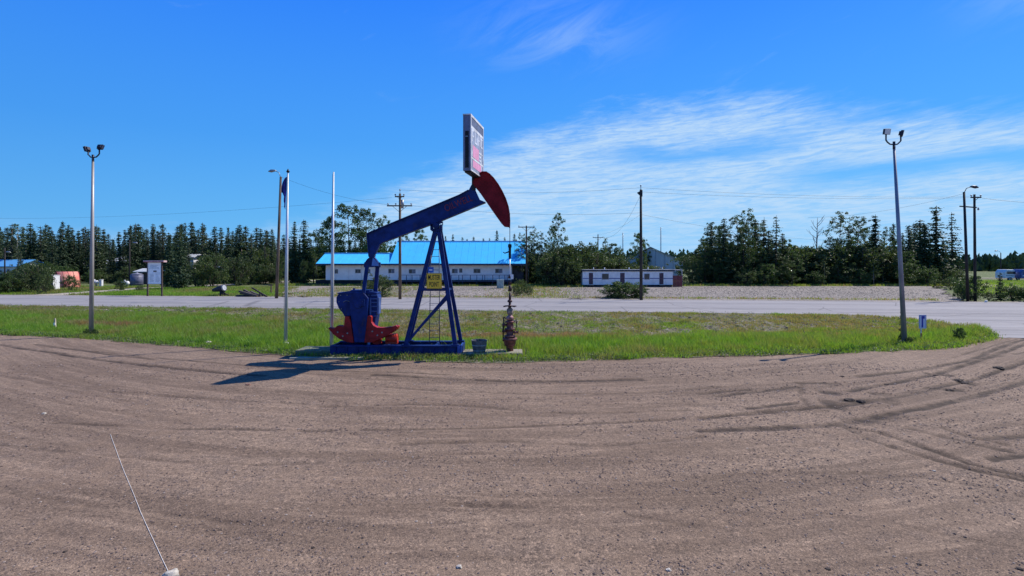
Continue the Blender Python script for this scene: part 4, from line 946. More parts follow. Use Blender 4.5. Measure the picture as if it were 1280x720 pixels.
# ladder
mb = MB(); LD = 22.75; lx0, lx1 = X(536.5, LD), X(549.5, LD)
for lx in (lx0, lx1): mb.cyl((lx, LD, .45), (lx + (.1 if lx == lx0 else -.02), LD - .02, Z(300, LD)), .018, n=6)
z_ = .7
while z_ < Z(305, LD): mb.cyl((lx0, LD, z_), (lx1, LD, z_), .013, n=5); z_ += .30
for q in np.linspace(.7, 2.6, 5): mb.bar((lx0, LD, q), (lx0 + .22, LD, q), .012)
mb.build('ladder', mat('ladder_grey', (.16, .18, .24), .5, .4), pj)
# top bearing
mb = MB(); bc = Vector((X(546, YC), YC, Z(283, YC))); mb.box(bc + Vector((0, 0, -.16)), (.42, .42, .12)); mb.cyl(bc + Vector((0, -.30, 0)), bc + Vector((0, .30, 0)), .13, n=16); mb.cyl(bc + Vector((0, -.34, 0)), bc + Vector((0, .34, 0)), .05, n=10)
mb.box(bc + Vector((0, 0, .12)), (.5, .3, .1), (0, -R(22.7), 0)); mb.box(bc + Vector((-.22, 0, -.02)), (.1, .3, .3)); mb.box(bc + Vector((.2, 0, -.05)), (.08, .3, .26))
for q in (-.3, -.12, .12, .28): mb.cyl(bc + Vector((q, -.16, .04)), bc + Vector((q, -.16, .2)), .022, n=6)
mb.build('centre_bearing', M_BLUE, pj, .006)
# walking beam
bt = [(460, 292), (574, 244.5), (586, 238), (590.5, 229.5), (600, 250), (607, 253), (549, 277), (480, 302.5), (475, 306), (469.5, 318), (462, 318)]
mb = MB(); prof = [pz(a, b, YC) for a, b in bt]; mb.prism(prof, YC - .10, YC + .10)
wb = mb.build('walking_beam', M_BLUE, pj, .008)
mb = MB()
for (a, b, c, d) in ((460, 292, 574, 244.5), (574, 244.5, 586, 238), (549, 277, 607, 253), (480, 302.5, 549, 277)):
    A, B = pz(a, b, YC), pz(c, d, YC); mb.bar((A[0], YC, A[1]), (B[0], YC, B[1]), .035, .40)
A, B = pz(460, 292, YC), pz(462, 318, YC); mb.bar((A[0], YC, A[1]), (B[0], YC, B[1]), .03, .36)
mb.build('beam_flange', M_BLUE, pj, .004)
ang = math.atan2(54, 129)
bdir = Vector((math.cos(ang), 0, math.sin(ang))); bup = Vector((-math.sin(ang), 0, math.cos(ang)))
c_ = Vector((X(573.5, YC), YC - .106, Z(254.5, YC)))
text_mesh('beam_lettering', 'OILWELL', .42, mat('dull_red_lettering', (.26, .03, .055), .6), face_matrix(c_, bdir, bup), pj, .003, width=1.30)
# horse head
hp = [(590.5, 229.5), (593.5, 223), (598, 218.5), (603, 216), (608, 216), (612, 218.5), (617, 223.5), (622.5, 231), (627.5, 239.5), (632, 249), (635.3, 259), (636.8, 268), (637.2, 276), (637, 284), (631, 283.5), (627, 279.5), (618, 267), (608, 252.5), (600, 241)]
mb = MB(); mb.prism([pz(a, b, YC) for a, b in hp], YC - .16, YC + .16); hd = mb.build('horse_head', M_HRED, pj, .012)
mb = MB(); rim = [Vector((pz(a, b, YC)[0], YC, pz(a, b, YC)[1])) for a, b in hp[2:14]]
for a, b in zip(rim, rim[1:]): mb.bar(a, b + (b - a).normalized() * .02, .05, .46)
mb.build('head_rim', M_HRED, pj)
mb = MB(); q0 = Vector((X(592, YC), YC, Z(221, YC)))
mb.bb(X(590, YC), X(594.5, YC), YC - .13, YC + .13, Z(238, YC), Z(219.5, YC)); mb.cyl((X(592.5, YC), YC - .2, Z(224.5, YC)), (X(592.5, YC), YC + .2, Z(224.5, YC)), .035, n=8); mb.build('sign_bracket', M_BLACK, pj)
# bridle, carrier bar, rod
mb = MB(); RX = X(637.3, YC)
for dy_ in (-.09, .09): mb.tube([(X(636.9, YC), YC + dy_, Z(270, YC)), (RX, YC + dy_, Z(284, YC)), (RX, YC + dy_ * .8, Z(306, YC))], .016, 6)
mb.build('bridle_cable', mat('bridle_wire', (.14, .10, .13), .5, .5), pj)
mb = MB(); mb.box((RX, YC, Z(307.5, YC)), (.16, .34, .13)); mb.box((RX, YC, Z(314, YC)), (.11, .14, .34)); mb.cyl((RX, YC, Z(323, YC)), (RX, YC, Z(305, YC)), .06, n=10)
mb.tube([(RX, YC - .1, Z(314, YC)), (X(634, YC), YC - .1, Z(315.5, YC)), (X(631, YC), YC - .1, Z(316.5, YC)), (X(628.5, YC), YC - .1, Z(315, YC))], [.035, .03, .028, .015], 6)
mb.build('carrier_bar', M_BLACK, pj, .004)
mb = MB(); mb.cyl((RX, YC, Z(388, YC)), (RX, YC, Z(322, YC)), .020, n=8); mb.build('polished_rod', mat('polished_steel', (.62, .58, .56), .3, .6), pj)
# equalizer and pitman arms
mb = MB(); eq = [(455.3, 333), (456.5, 328.5), (459.5, 324), (464, 320.5), (467, 320), (470.5, 324), (473.8, 328.5), (474.3, 333), (465, 334)]
mb.prism([pz(a, b, YC) for a, b in eq], YC - .11, YC + .11); mb.cyl((X(465, YC), YC - .16, Z(319, YC)), (X(465, YC), YC + .16, Z(319, YC)), .13, n=14); mb.bb(X(463.2, YC), X(467, YC), YC - .12, YC + .12, Z(324, YC), Z(316, YC))
mb.build('equalizer', M_BLUE, pj, .006)
mb = MB(); mb.prism([pz(a, b, YC) for a, b in [(465.5, 332), (467, 322), (473, 328.5), (474, 332.5)]], YC - .125, YC - .113); mb.build('equalizer_lit_half', mat('lit_half_and_lever_blue', (.12, .27, .62), .4), pj)  # thin overlay, its light blue paints the lit right half of the equalizer
for (a, b, c, d, yy0, w_) in ((459.5, 331, 452.8, 378, YF + .12, .15), (471.5, 331, 468, 382, YC + .42, .16)):
    mb = MB(); A = Vector((X(a, YC), YC + (-.05 if yy0 < YC else .08), Z(b, YC))); B = Vector((X(c, yy0), yy0, Z(d, yy0))); mb.bar(A, B, w_, .11)
    mb.box(A, (.24, .16, .22)); mb.box(B, (.24, .2, .28)); mb.cyl(B + Vector((0, -.14, 0)), B + Vector((0, .14, 0)), .08, n=12); mb.build('pitman_arm', M_BLUE, pj, .006)
# gear box
g0 = YF + .42; g1 = YB - .15
gp = [(423.5, 366), (440, 363), (452, 362.5), (470, 365.5), (472.5, 372), (472, 380), (470, 396), (468, 408), (466, 429), (434, 429), (433, 408), (431.5, 397), (428, 391), (423, 385), (420.3, 378), (420.3, 372)]
YG = (g0 + g1) / 2
mb = MB(); mb.prism([pz(a, b, g0) for a, b in gp], g0, g1); mb.build('gear_box', M_BLUE, pj, .02)
mb = MB(); A = pz(422, 366.3, g0); B = pz(471.5, 366, g0); mb.bb(A[0], B[0], g0 - .05, g1 + .05, A[1] - .03, A[1] + .02); A = pz(438, 366, g0); B = pz(462, 362, g0); mb.bb(A[0], B[0], g0 + .02, g1 - .05, A[1], B[1] - .02); mb.cyl((A[0] + .1, g0 + .2, B[1] - .05), (A[0] + .1, g0 + .2, B[1] + .06), .05, n=8)
mb.build('gear_box_lid', M_BLUE, pj, .006)
mb = MB()
for q in (369, 373.5, 378, 383, 389, 395): A = pz(470.5, q, g0); mb.bb(A[0] - .22, A[0] + .06, g0 - .045, g0, A[1] - .02, A[1] + .02)
A = pz(463.5, 372, g0); B = pz(463.5, 396, g0); mb.bb(A[0] - .03, A[0] + .03, g0 - .07, g0, B[1], A[1]); A = pz(473, 372, g0); B = pz(473, 392, g0); mb.bb(A[0] - .05, A[0] + .03, g0 - .05, g0 + .3, B[1], A[1])
mb.build('gear_box_lit_rib', mat('rib_lit_blue', (.07, .13, .34), .45), pj)  # lighter blue paints the sunlit strip right of the gear box
mb = MB(); A = pz(434, 377, g0); pth = [Vector((A[0] + .14 * math.cos(t) - .02, g0 - .02, A[1] + .08 * math.sin(t) - .04)) for t in np.linspace(PI, .2, 8)]; mb.tube(pth, .012, 6); mb.build('lifting_hook', M_STEEL, pj)
# bolts around gear case
mb = MB()
for a, b in [(426, 369), (434, 369), (443, 369), (452, 369), (461, 369), (424, 377), (427, 386)]:
    A = pz(a, b, g0); mb.cyl((A[0], g0 - .03, A[1]), (A[0], g0, A[1]), .022, n=6)
mb.build('case_bolt', M_STEEL, pj)
# cranks with counterweights; front one seen full on, back one behind the box
def crank(yc, dxp, name):
    S = lambda pts, dd: [(X(a, dd) + dxp, Z(b, dd)) for a, b in pts]
    mb = MB(); mb.prism(S([(437, 372), (444, 366), (455, 366), (460.5, 373), (459.5, 398), (456, 427.5), (443.5, 427.5), (439.5, 398)], yc), yc - .07, yc + .07)
    A = S([(448.5, 380)], yc)[0]; mb.cyl((A[0], yc - .14, A[1]), (A[0], YG, A[1]), .17, n=18); mb.cyl((A[0], yc - .16, A[1]), (A[0], yc, A[1]), .07, n=10)
    c = mb.build('crank', M_BLUE, pj, .008)
    for W_ in ([(432.5, 395), (437.5, 395), (440, 405), (443, 428), (435, 427), (426, 423.5), (417.5, 417), (413, 411.5), (411.2, 409.2), (415, 409.5), (419, 410), (423, 406.5), (427, 406.5), (431, 407.8)],
               [(460.5, 395), (464, 394.2), (465.5, 396), (465, 402), (468, 406.5), (473, 409), (480, 409.2), (490, 408.2), (496, 406.3), (497.8, 407.8), (496.5, 411), (491, 415), (484, 419.5), (476, 423.5), (466, 427), (456.5, 428)]):
        mb = MB(); mb.prism(S(W_, yc), yc - .15, yc + .15); w_o = mb.build('counterweight', M_RED, c, .02)
        mb = MB()
        ctr = S([(430, 416) if W_[0][0] < 445 else (473, 415)], yc)[0]
        for ox, oz in ((-.22, .05), (.2, .0), (0, -.12)): mb.cyl((ctr[0] + ox, yc - .18, ctr[1] + oz), (ctr[0] + ox, yc - .15, ctr[1] + oz), .035, n=8)
        mb.build('weight_bolt', M_STEEL, c)
crank(YF + .19, 0, 'crank'); crank(YB + .12, .05, 'crank')
# motor, brake and drum on the skid
mb = MB(); A = pz(490, 428.5, YC); mb.cyl((A[0] - .26, YC, .68), (A[0] + .26, YC, .68), .20, n=18)
for q in np.linspace(-.2, .2, 7): mb.cyl((A[0] + q - .012, YC, .68), (A[0] + q + .012, YC, .68), .225, n=18)
mb.box((A[0], YC, .50), (.5, .3, .1)); mb.build('motor', mat('bright_red_paint', (.55, .04, .02), .4), pj, .004)
mb = MB(); A = pz(472, 430, YC); mb.cyl((A[0], YC - .2, .62), (A[0], YC + .02, .62), .2, n=18); mb.box((A[0], YC, .52), (.3, .3, .14)); mb.cyl((A[0], YC - .24, .62), (A[0], YC - .2, .62), .06, n=10); mb.build('belt_pulley', M_RED, pj)
mb = MB(); A = pz(463, 430, YC); mb.bb(A[0] - .04, A[0] + .06, YC - .3, YC - .2, .45, .75); mb.build('brake_lever', mat('lit_half_and_lever_blue', (.12, .27, .62), .4), pj)  # lever shares the blue of the equalizer's painted lit half

# sign box on top of the head
bn0, bn1 = 20.95, 23.15
sgn_c = Vector((X(583.2, bn0), bn0, 0))
sb = empty('sign_box', (-1.75, 22.05, Z(213, bn0)), 'upright lightbox sign with a pink panel mounted above the horse head', 'sign')
fdir = Vector((.40, 2.2, 0)).normalized(); nrm = Vector((fdir.y, -fdir.x, 0))     # face direction and its outward normal (to the right)
z0s, z1s = Z(213, bn0), Z(143.5, bn0); PNR = Vector((X(588, bn0), bn0, 0)); Wd = 2.2; Th = .31
def sp_(u, n, z): return PNR + fdir * (u * Wd) + nrm * n + Vector((0, 0, z))
def sbox(mb, u0, u1, n0, n1, za, zb): 
    mb.add([sp_(u, n, z) for z in (za, zb) for n in (n0, n1) for u in (u0, u1)], [(0, 1, 3, 2), (4, 6, 7, 5), (0, 4, 5, 1), (2, 3, 7, 6), (0, 2, 6, 4), (1, 5, 7, 3)][::1])
M_SFR = mat('sign_frame_grey', (.20, .21, .30), .5, .3, var=.12)
mb = MB(); sbox(mb, 0, 1, -Th, -.005, z0s, z1s); o = mb.build('sign_case', M_SFR, sb); 
bm = bmesh.new(); bm.from_mesh(o.data); bmesh.ops.recalc_face_normals(bm, faces=bm.faces); bm.to_mesh(o.data); bm.free()
M_TRIM = mat('white_trim', (.8, .8, .82), .4)
mb = MB(); H_ = z1s - z0s
for (u0, u1, za, zb) in ((0, .03, z0s, z1s), (.97, 1, z0s, z1s), (.03, .97, z1s - .05, z1s), (.03, .97, z0s, z0s + .05)): sbox(mb, u0, u1, -.005, .03, za, zb)
sbox(mb, -.01, 1.01, -Th - .01, .03, z1s + .002, z1s + .05)
fix(mb.build('sign_trim', M_TRIM, sb))
mb = MB(); sbox(mb, .03, .97, -.005, .008, z0s + .05, z1s - .05); fix(mb.build('sign_face', mat('sign_face_grey', (.34, .38, .50), .4, var=.15, scale=3), sb))
mb = MB(); sbox(mb, .03, .97, .009, .013, z1s - .36, z1s - .06); fix(mb.build('sign_header', mat('sign_header', (.14, .16, .25), .5), sb))
mb = MB(); sbox(mb, .03, .97, .009, .015, z1s - .50, z1s - .40); sbox(mb, .03, .97, .009, .015, z0s + .52, z0s + .60); sbox(mb, .82, .85, .009, .015, z0s + .1, z0s + 1.1); sbox(mb, .62, .94, .009, .015, z0s + .98, z0s + 1.04); fix(mb.build('sign_line', M_TRIM, sb))
M_PINK = mat('pink_poster', (.80, .34, .52), .5, var=.1)
mb = MB(); sbox(mb, .16, .62, .009, .017, z0s + .62, z0s + 1.12); sbox(mb, .16, .80, .009, .017, z0s + .2, z0s + .50); fix(mb.build('pink_panel', M_PINK, sb))
# large pale strokes of the main lettering, too faded to read
mb = MB()
for (u0, u1, za, zb) in ((.10, .15, 1.25, 1.78), (.15, .26, 1.7, 1.78), (.15, .24, 1.46, 1.53), (.31, .36, 1.25, 1.78), (.36, .46, 1.25, 1.33), (.46, .51, 1.25, 1.6), (.56, .61, 1.3, 1.78), (.61, .70, 1.5, 1.57), (.70, .75, 1.3, 1.78), (.80, .85, 1.3, 1.75), (.85, .93, 1.3, 1.38), (.85, .93, 1.66, 1.73), (.08, .13, .62, 1.12), (.66, .80, .66, .74), (.66, .80, .82, .9)):
    mb = MB(); sbox(mb, u0, u1, .009, .014, z0s + za, z0s + zb); fix(mb.build('sign_stroke', mat('pale_strokes', (.72, .76, .86), .5), sb))
mb = MB(); u_ = -.012; sbox(mb, -.008, .0, -Th + .09, -.07, z0s + .12, z0s + 1.62); o = fix(mb.build('sign_slot', M_BLACK, sb))
mb = MB(); sbox(mb, -.014, -.008, -Th + .11, -.09, z0s + 1.38, z0s + 1.42); fix(mb.build('slot_latch', M_STEEL, sb))
# frame under the sign down to the bracket
mb = MB(); sbox(mb, .05, .95, -Th + .04, -.04, z0s - .06, z0s - .003); fix(mb.build('sign_underframe', M_BLACK, sb))

# muster point signs hung on the post
ms = empty('muster_point_sign', (X(542, 22.1), 22.1, Z(360.5, 22.1)), 'yellow MUSTER POINT sign with black letters on the pumpjack frame', 'sign')
YS = 22.10; x0, x1 = X(533.2, YS), X(552.2, YS); za, zb = Z(361, YS), Z(341.5, YS)
mb = MB(); mb.bb(x0, x1, YS - .005, YS + .01, za, zb); mb.build('sign_panel', mat('sign_yellow', (.95, .58, .04), .5, var=.05), ms)
mb = MB(); t = .012
for a in ((x0 + .01, x1 - .01, zb - .01 - t, zb - .01), (x0 + .01, x1 - .01, za + .01, za + .01 + t), (x0 + .01, x0 + .01 + t, za + .02, zb - .02), (x1 - .01 - t, x1 - .01, za + .02, zb - .02)): mb.bb(a[0], a[1], YS - .008, YS - .005, a[2], a[3])
mb.build('sign_border', M_BLACK, ms)
for txt, q in (('MUSTER', .72), ('POINT', .27)):
    text_mesh('lettering', txt, .30, M_BLACK, face_matrix(((x0 + x1) / 2, YS - .008, za + (zb - za) * q), (1, 0, 0), (0, 0, 1)), ms, .002, width=(.52 if txt == 'MUSTER' else .42), off=(.003, 0))
ms2 = empty('blue_notice', (X(538.5, YS), YS, Z(340, YS)), 'small blue notice with a white bar above the yellow sign', 'sign')
mb = MB(); mb.bb(X(535, YS), X(542, YS), YS - .005, YS + .01, Z(340.8, YS), Z(333.8, YS)); mb.build('notice_panel', mat('sign_blue', (.03, .12, .5), .45), ms2)
mb = MB(); mb.bb(X(536.5, YS), X(540.5, YS), YS - .009, YS - .005, Z(338.2, YS), Z(336.6, YS)); mb.build('white_bar', M_TRIM, ms2)

# ------------------------------------------------------------------ wellhead, tub, slabs
wx, wy = RX, YC
wh = empty('wellhead', (wx, wy, 0), 'rusty pink red wellhead with stacked valves under the polished rod', 'wellhead')
def wz(py): return Z(py, wy)
mb = MB(); mb.lathe((wx, wy, 0), [(0, .16), (.35, .16), (.36, .24), (.42, .24), (.43, .26), (.60, .27), (.61, .32), (.70, .32), (.71, .22)], 18); mb.build('casing_head', M_RUST, wh)
mb = MB(); mb.lathe((wx, wy, .71), [(0, .16), (.03, .25), (.10, .25), (.11, .15), (.26, .17), (.34, .15), (.35, .23), (.41, .23), (.42, .14), (.55, .17), (.66, .14), (.67, .21), (.73, .21), (.74, .12), (.84, .10)], 16)
mb.build('valve_body', M_RUST, wh)
for zz_, s_g in ((.95, 1), (1.28, -1), (1.0, -1)):
    mb = MB(); mb.cyl((wx, wy, zz_), (wx + .34 * s_g, wy - .05, zz_), .05, n=10); mb.cyl((wx + .2 * s_g, wy - .03, zz_), (wx + .24 * s_g, wy - .03, zz_), .11, n=12); mb.build('side_outlet', M_RUST, wh)
for (cx_, cz_, r_) in ((wx - .31, 1.02, .18), (wx + .36, .98, .10), (wx + .28, 1.45, .11)):
    mb = MB(); pts = [Vector((cx_, wy + math.cos(t) * r_ * .9, cz_ + math.sin(t) * r_)) for t in np.linspace(0, 2 * PI, 17)]; mb.tube(pts, .018, 6, False)
    for t in (0, PI / 2): mb.cyl((cx_, wy - math.cos(t) * r_ * .9, cz_ - math.sin(t) * r_), (cx_, wy + math.cos(t) * r_ * .9, cz_ + math.sin(t) * r_), .012, n=5)
    mb.cyl((wx, wy, cz_), (cx_, wy, cz_), .022, n=6); mb.build('hand_wheel', M_BLACK, wh)
mb = MB(); mb.cyl((wx - .30, wy, .55), (wx - .27, wy, 1.62), .028, n=8); mb.cyl((wx - .30, wy, .58), (wx, wy, .58), .03, n=8); mb.cyl((wx - .27, wy, 1.6), (wx, wy, 1.5), .025, n=8)
mb.cyl((wx + .25, wy, .95), (wx + .33, wy, 1.45), .02, n=6); mb.build('bypass_pipe', M_BLACK, wh)
mb = MB(); mb.lathe((wx, wy, 1.50), [(0, .10), (.02, .17), (.10, .18), (.17, .12), (.2, .08), (.3, .07)], 14); mb.build('tubing_bonnet', mat('pink_iron', (.42, .2, .19), .6, var=.3, scale=8), wh)
mb = MB(); mb.lathe((wx, wy, 1.72), [(0, .06), (.04, .13), (.24, .14), (.3, .08), (.34, .04)], 12); mb.build('stuffing_box', mat('buff_iron', (.40, .30, .24), .6, var=.3, scale=8), wh)
mb = MB(); zt = wz(381.5); mb.lathe((wx, wy, zt - .22), [(0, .03), (.1, .05), (.16, .08), (.19, .28), (.22, .06), (.34, .05), (.36, .11), (.44, .10), (.46, .045)], 12)
for t in np.linspace(0, 2 * PI, 7)[:-1]: mb.bar((wx, wy, zt - .02), (wx + .30 * math.cos(t + .3), wy + .3 * math.sin(t + .3), zt - .05), .05, .03)
for a, b, r_ in ((376, 366, .06), (364, 357, .085), (356, 350, .07), (348, 343, .085)): mb.cyl((wx, wy, wz(a)), (wx + .01, wy, wz(b)), r_, r_ * .8, n=10)
mb.build('rod_clamp', mat('dark_rust_iron', (.08, .045, .045), .6, .3), wh)
mb = MB(); mb.box((wx + .08, wy - .02, wz(346)), (.16, .1, .2)); mb.build('white_tag', M_WHITE, wh)

tb = empty('planter_tub', (X(599, 22.3), 22.3, .13), 'round grey half barrel tub standing on the slab left of the wellhead', 'tub'); tx, ty = X(599, 22.3), 22.3
mb = MB(); n_st = 18
for i in range(n_st):
    a0, a1 = 2 * PI * i / n_st + .012, 2 * PI * (i + 1) / n_st - .012
    vs = [(tx + math.cos(a) * r, ty + math.sin(a) * r, z) for z, ro in ((.13, .26), (.66, .35)) for r in (ro, ro - .03) for a in (a0, a1)]
    s1 = MB(); s1.add(vs, [(0, 1, 5, 4), (2, 6, 7, 3), (4, 5, 7, 6), (0, 2, 3, 1), (0, 4, 6, 2), (1, 3, 7, 5)]); fix(s1.build('stave', mat('grey_barrel_wood', (.13, .135, .15), .8, var=.25, scale=6, isl=.0), tb))
mb.tube([(tx, ty, .42), (tx, ty, .46)], [.318, .324], 24); mb.tube([(tx, ty, .20), (tx, ty, .235)], [.28, .285], 24); mb.build('hoop', mat('hoop_grey', (.35, .37, .38), .5, .4), tb)
mb = MB(); mb.cyl((tx, ty, .15), (tx, ty, .56), .25, .31, n=20); mb.build('soil', mat('tub_soil', (.05, .04, .035), .95), tb)

mb = MB(); mb.bb(X(372, 22.6), -7.86, 22.35, 23.5, -.1, .20); o = mb.build('concrete_slab', M_CONC, None, .02, (X(390, 22.6), 22.9, 0)); tag(o, 'low mossy concrete slab at the left end of the pump base', 'slab')
mb = MB(); mb.bb(X(362, 21.4), -6.2, 21.35, 21.62, -.05, .055); o = mb.build('timber_plank', mat('pale_timber', (.36, .35, .27), .85, var=.2, scale=5, stretch=(.2, 1, 1)), None, .01, (X(390, 21.5), 21.5, 0)); tag(o, 'long pale plank lying before the concrete slab in the pumpjack shadow', 'plank')
mb = MB(); mb.bb(-2.15, X(653, 22.5), 22.0, 23.1, -.1, .13); o = mb.build('wellhead_slab', mat('pale_concrete', (.30, .27, .20), .85, var=.2, scale=4, bump=.3), None, .02, (-1, 22.5, 0)); tag(o, 'pale concrete slab carrying the tub and the wellhead', 'slab')

# ------------------------------------------------------------------ flagpoles and lamps
def flagpole(px, py, pxt, pyt, label, D=None):
    D = D or GD(py); x0 = X(px, D); xt = X(pxt, D); zt = Z(pyt, D)
    r = empty('flagpole', (x0, D, -.1), label, 'flagpole')
    mb = MB(); mb.tube([(x0, D, -.1), ((x0 + xt) / 2, D, zt / 2), (xt, D, zt)], [.085, .065, .03], 12); mb.build('pole_shaft', M_GALV, r)
    mb = MB(); mb.lathe((x0, D, -.1), [(0, .17), (.16, .16), (.22, .11), (.24, .09)], 14); mb.build('pole_collar', M_WHITE, r)
    mb = MB(); mb.cyl((x0 - .09, D - .02, 1.2), (xt - .05, D, zt - .1), .006, n=4); mb.build('halyard', M_GALV, r)
    return r, xt, zt, D
f1, fxt, fzt, fD = flagpole(357, 431, 360, 216, 'leaning grey flagpole carrying the limp blue flag')
mb = MB(); mb.lathe((fxt, fD, fzt), [(0, .03), (.05, .09), (.12, .05), (.2, .01)], 8); mb.build('finial', M_BLACK, f1)
flagpole(414.5, 437, 417, 215, 'bare grey flagpole at the left end of the pump base', 23.75)
# limp flag
rr = np.linspace(0, 1, 26); cc = np.linspace(0, 1, 12); V = []
for v_ in rr:
    for u in cc:
        z_ = Z(222, fD) - v_ * (Z(222, fD) - Z(262, fD)) * (1 - .25 * u * (v_ > .5)) ; wdt = (.05 + .20 * math.sin(PI * min(1, v_ * 1.25)) ** .8) * (1 - .55 * v_)
        xx_ = fxt - .04 - u * wdt * 1.1 - v_ * .10; yy_ = fD - .04 + math.sin(u * 9 + v_ * 2) * .055; V.append((xx_, yy_, z_ + .03 * math.sin(u * 7)))
Fc = [(i * 12 + j, i * 12 + j + 1, (i + 1) * 12 + j + 1, (i + 1) * 12 + j) for i in range(25) for j in range(11)]
mb = MB(); mb.add(V, Fc, True); o = mb.build('flag', mat('flag_blue', (.045, .06, .38), .7, var=.25, scale=3), None, 0, (fxt, fD, Z(222, fD))); so = o.modifiers.new('thick', 'SOLIDIFY'); so.thickness = .006
tag(o, 'dark blue flag hanging limp from the leaning flagpole', 'flag')

def floodlight(parent, base, aim, up, mframe, lit):
    """boxy floodlight: base = knuckle point"""
    a = Vector(aim).normalized(); u = Vector(up).normalized(); r = a.cross(u).normalized(); u = r.cross(a)
    Mx = Matrix((r, u, a)).transposed(); c = Vector(base) + u * .17
    mb = MB(); mb.box(c, (.30, .27, .11), Mx); mb.box(c - a * .08, (.20, .18, .08), Mx); mb.box(c + a * .058, (.33, .29, .015), Mx); mb.bar(Vector(base), c, .06, .06)
    h = mb.build('lamp_head', mframe, parent, .01)
    mb = MB(); mb.box(c + a * .069, (.28, .25, .008), Mx); mb.build('lamp_glass', lit, h)
M_LGLASS = mat('lamp_glass', (.80, .82, .84), .15, spec=.6, var=.05); M_DHEAD = mat('dark_lamp_housing', (.03, .035, .06), .45, .3)
def yard_lamp(pb, yb, pt, yt, hl, hr, label, M_P, aims):
    D = GD(yb); x0 = X(pb, D); xt = X(pt, D); zt = Z(yt, D); r = empty('lamp_post', (x0, D, -.1), label, 'lamp post')
    mb = MB(); mb.tube([(x0, D, -.1), ((x0 + xt) / 2, D, zt / 2), (xt, D, zt)], [.115, .09, .058], 14); mb.build('post', M_P, r)
    mb = MB(); mb.box((x0, D, .0), (.5, .5, .16)); mb.cyl((x0, D, .08), (x0, D, .13), .2, n=12)
    for q in (-1, 1):
        for w in (-1, 1): mb.cyl((x0 + q * .19, D + w * .19, .08), (x0 + q * .19, D + w * .19, .16), .02, n=6)
    mb.build('base_plate', M_BLACK, r)
    L = Vector((X(hl[0], D), D, Z(hl[1], D))); Rr = Vector((X(hr[0], D), D, Z(hr[1], D))); zl = zt + .05
    pts = [L, Vector((L.x, D, zl + (L.z - zl) * .45)), Vector((L.x + (xt - L.x) * .18, D, zl + .10)), Vector((L.x + (xt - L.x) * .5, D, zl)), Vector((xt, D, zl - .02)), Vector((Rr.x + (xt - Rr.x) * .5, D, zl)), Vector((Rr.x + (xt - Rr.x) * .18, D, zl + .10)), Vector((Rr.x, D, zl + (Rr.z - zl) * .45)), Rr]
    mb = MB(); mb.tube(pts, .035, 8); mb.cyl((xt, D, zt - .2), (xt, D, zt + .18), .06, n=10); mb.build('yoke_arm', M_DHEAD, r)
    floodlight(r, L, aims[0], (0, 0, 1), M_DHEAD, M_LGLASS); floodlight(r, Rr, aims[1], (0, 0, 1), M_DHEAD, M_LGLASS)
yard_lamp(114, 419.5, 116.2, 197.5, (110.2, 190), (124.2, 187), 'tall double headed lamp post at the left, between yard and verge', mat('left_post_paint', (.40, .36, .33), .5, .2, var=.15, scale=3, stretch=(1, 1, .3)), ((-.9, .1, -.35), (.1, .9, -.4)))
yard_lamp(1131, 429.5, 1117.5, 181.5, (1107.5, 169), (1126, 171), 'tall leaning double headed lamp post at the right of the verge', mat('right_post_paint', (.30, .31, .36), .45, .4, var=.15, scale=3, stretch=(1, 1, .3)), ((.05, -.75, -.15), (.75, -.5, -.2)))
# sapling and weeds round the lamp feet
T1('youngfir', 1126.5, 385, 26.0, 'thin sapling growing against the right lamp post', .35, 'sapling', name='sapling')
for px_, D_, lb in ((109, 27.9, 'dark weed clump left of the left lamp post foot'), (118, 27.9, 'dark weed clump right of the left lamp post foot'), (1137, 25.2, 'dark weed clump at the right lamp post foot'), (1200, 26.6, 'dark green weed clump on the verge right of the marker sign')):
    T1('darkbush', px_, 329 + 2560 / D_ - (9 if px_ < 1190 else 15), D_, lb, .7, 'weed', name='weed_clump')

# street lamps / utility poles
def cobra(parent, start, tip, z0, z1, D, M_):
    mb = MB(); mb.tube([(start, D, z0), (start + (tip - start) * .35, D, z0 + (z1 - z0) * .75), (tip, D, z1)], .035, 7); mb.build('lamp_arm', M_, parent)
    mb = MB(); s = 1 if tip > start else -1
    mb.tube([(tip - .12 * s, D, z1), (tip + .1 * s, D, z1 + .02), (tip + .45 * s, D, z1 - .02), (tip + .75 * s, D, z1 - .07)], [.05, .12, .17, .05], 10); mb.build('lamp_head', M_DHEAD if M_ is M_BLACK else M_STEEL, parent)
def pole(px, pb, pt, top, r, label, m, cross=(), cat='utility pole', D=None, lamp=None, extra_top=0):
    D = D or GD(pb); x0, xt, zt = X(px, D), X(pt, D), Z(top, D); e = empty('utility_pole', (x0, D, -.2), label, cat)
    mb = MB(); mb.tube([(x0, D, -.2), ((x0 + xt) / 2, D, zt / 2), (xt, D, zt)], [r, r * .85, r * .68], 10); mb.build('pole_shaft', m, e)
    for (cy, half, ins) in cross:
        cz_ = Z(cy, D); mb = MB(); xc = x0 + (xt - x0) * cz_ / zt; mb.box((xc, D - r - .03, cz_), (half * 2, .11, .13)); mb.bar((xc - half * .6, D - r - .03, cz_), (xc, D - r - .03, cz_ - half * .5), .04, .03); mb.bar((xc + half * .6, D - r - .03, cz_), (xc, D - r - .03, cz_ - half * .5), .04, .03); mb.build('crossarm', m, e)
        for q in np.linspace(-.92, .92, ins):
            mb = MB(); mb.lathe((xc + q * half, D - r - .03, cz_ + .06), [(0, .03), (.08, .03), (.09, .08), (.16, .09), (.22, .04)], 8); mb.build('insulator', M_STEEL, e)
    if lamp: cobra(e, xt, X(lamp[0], D), zt - .1, Z(lamp[1], D), D, m if m is not M_WOOD else M_STEEL)
    return e, Vector((xt, D, zt))
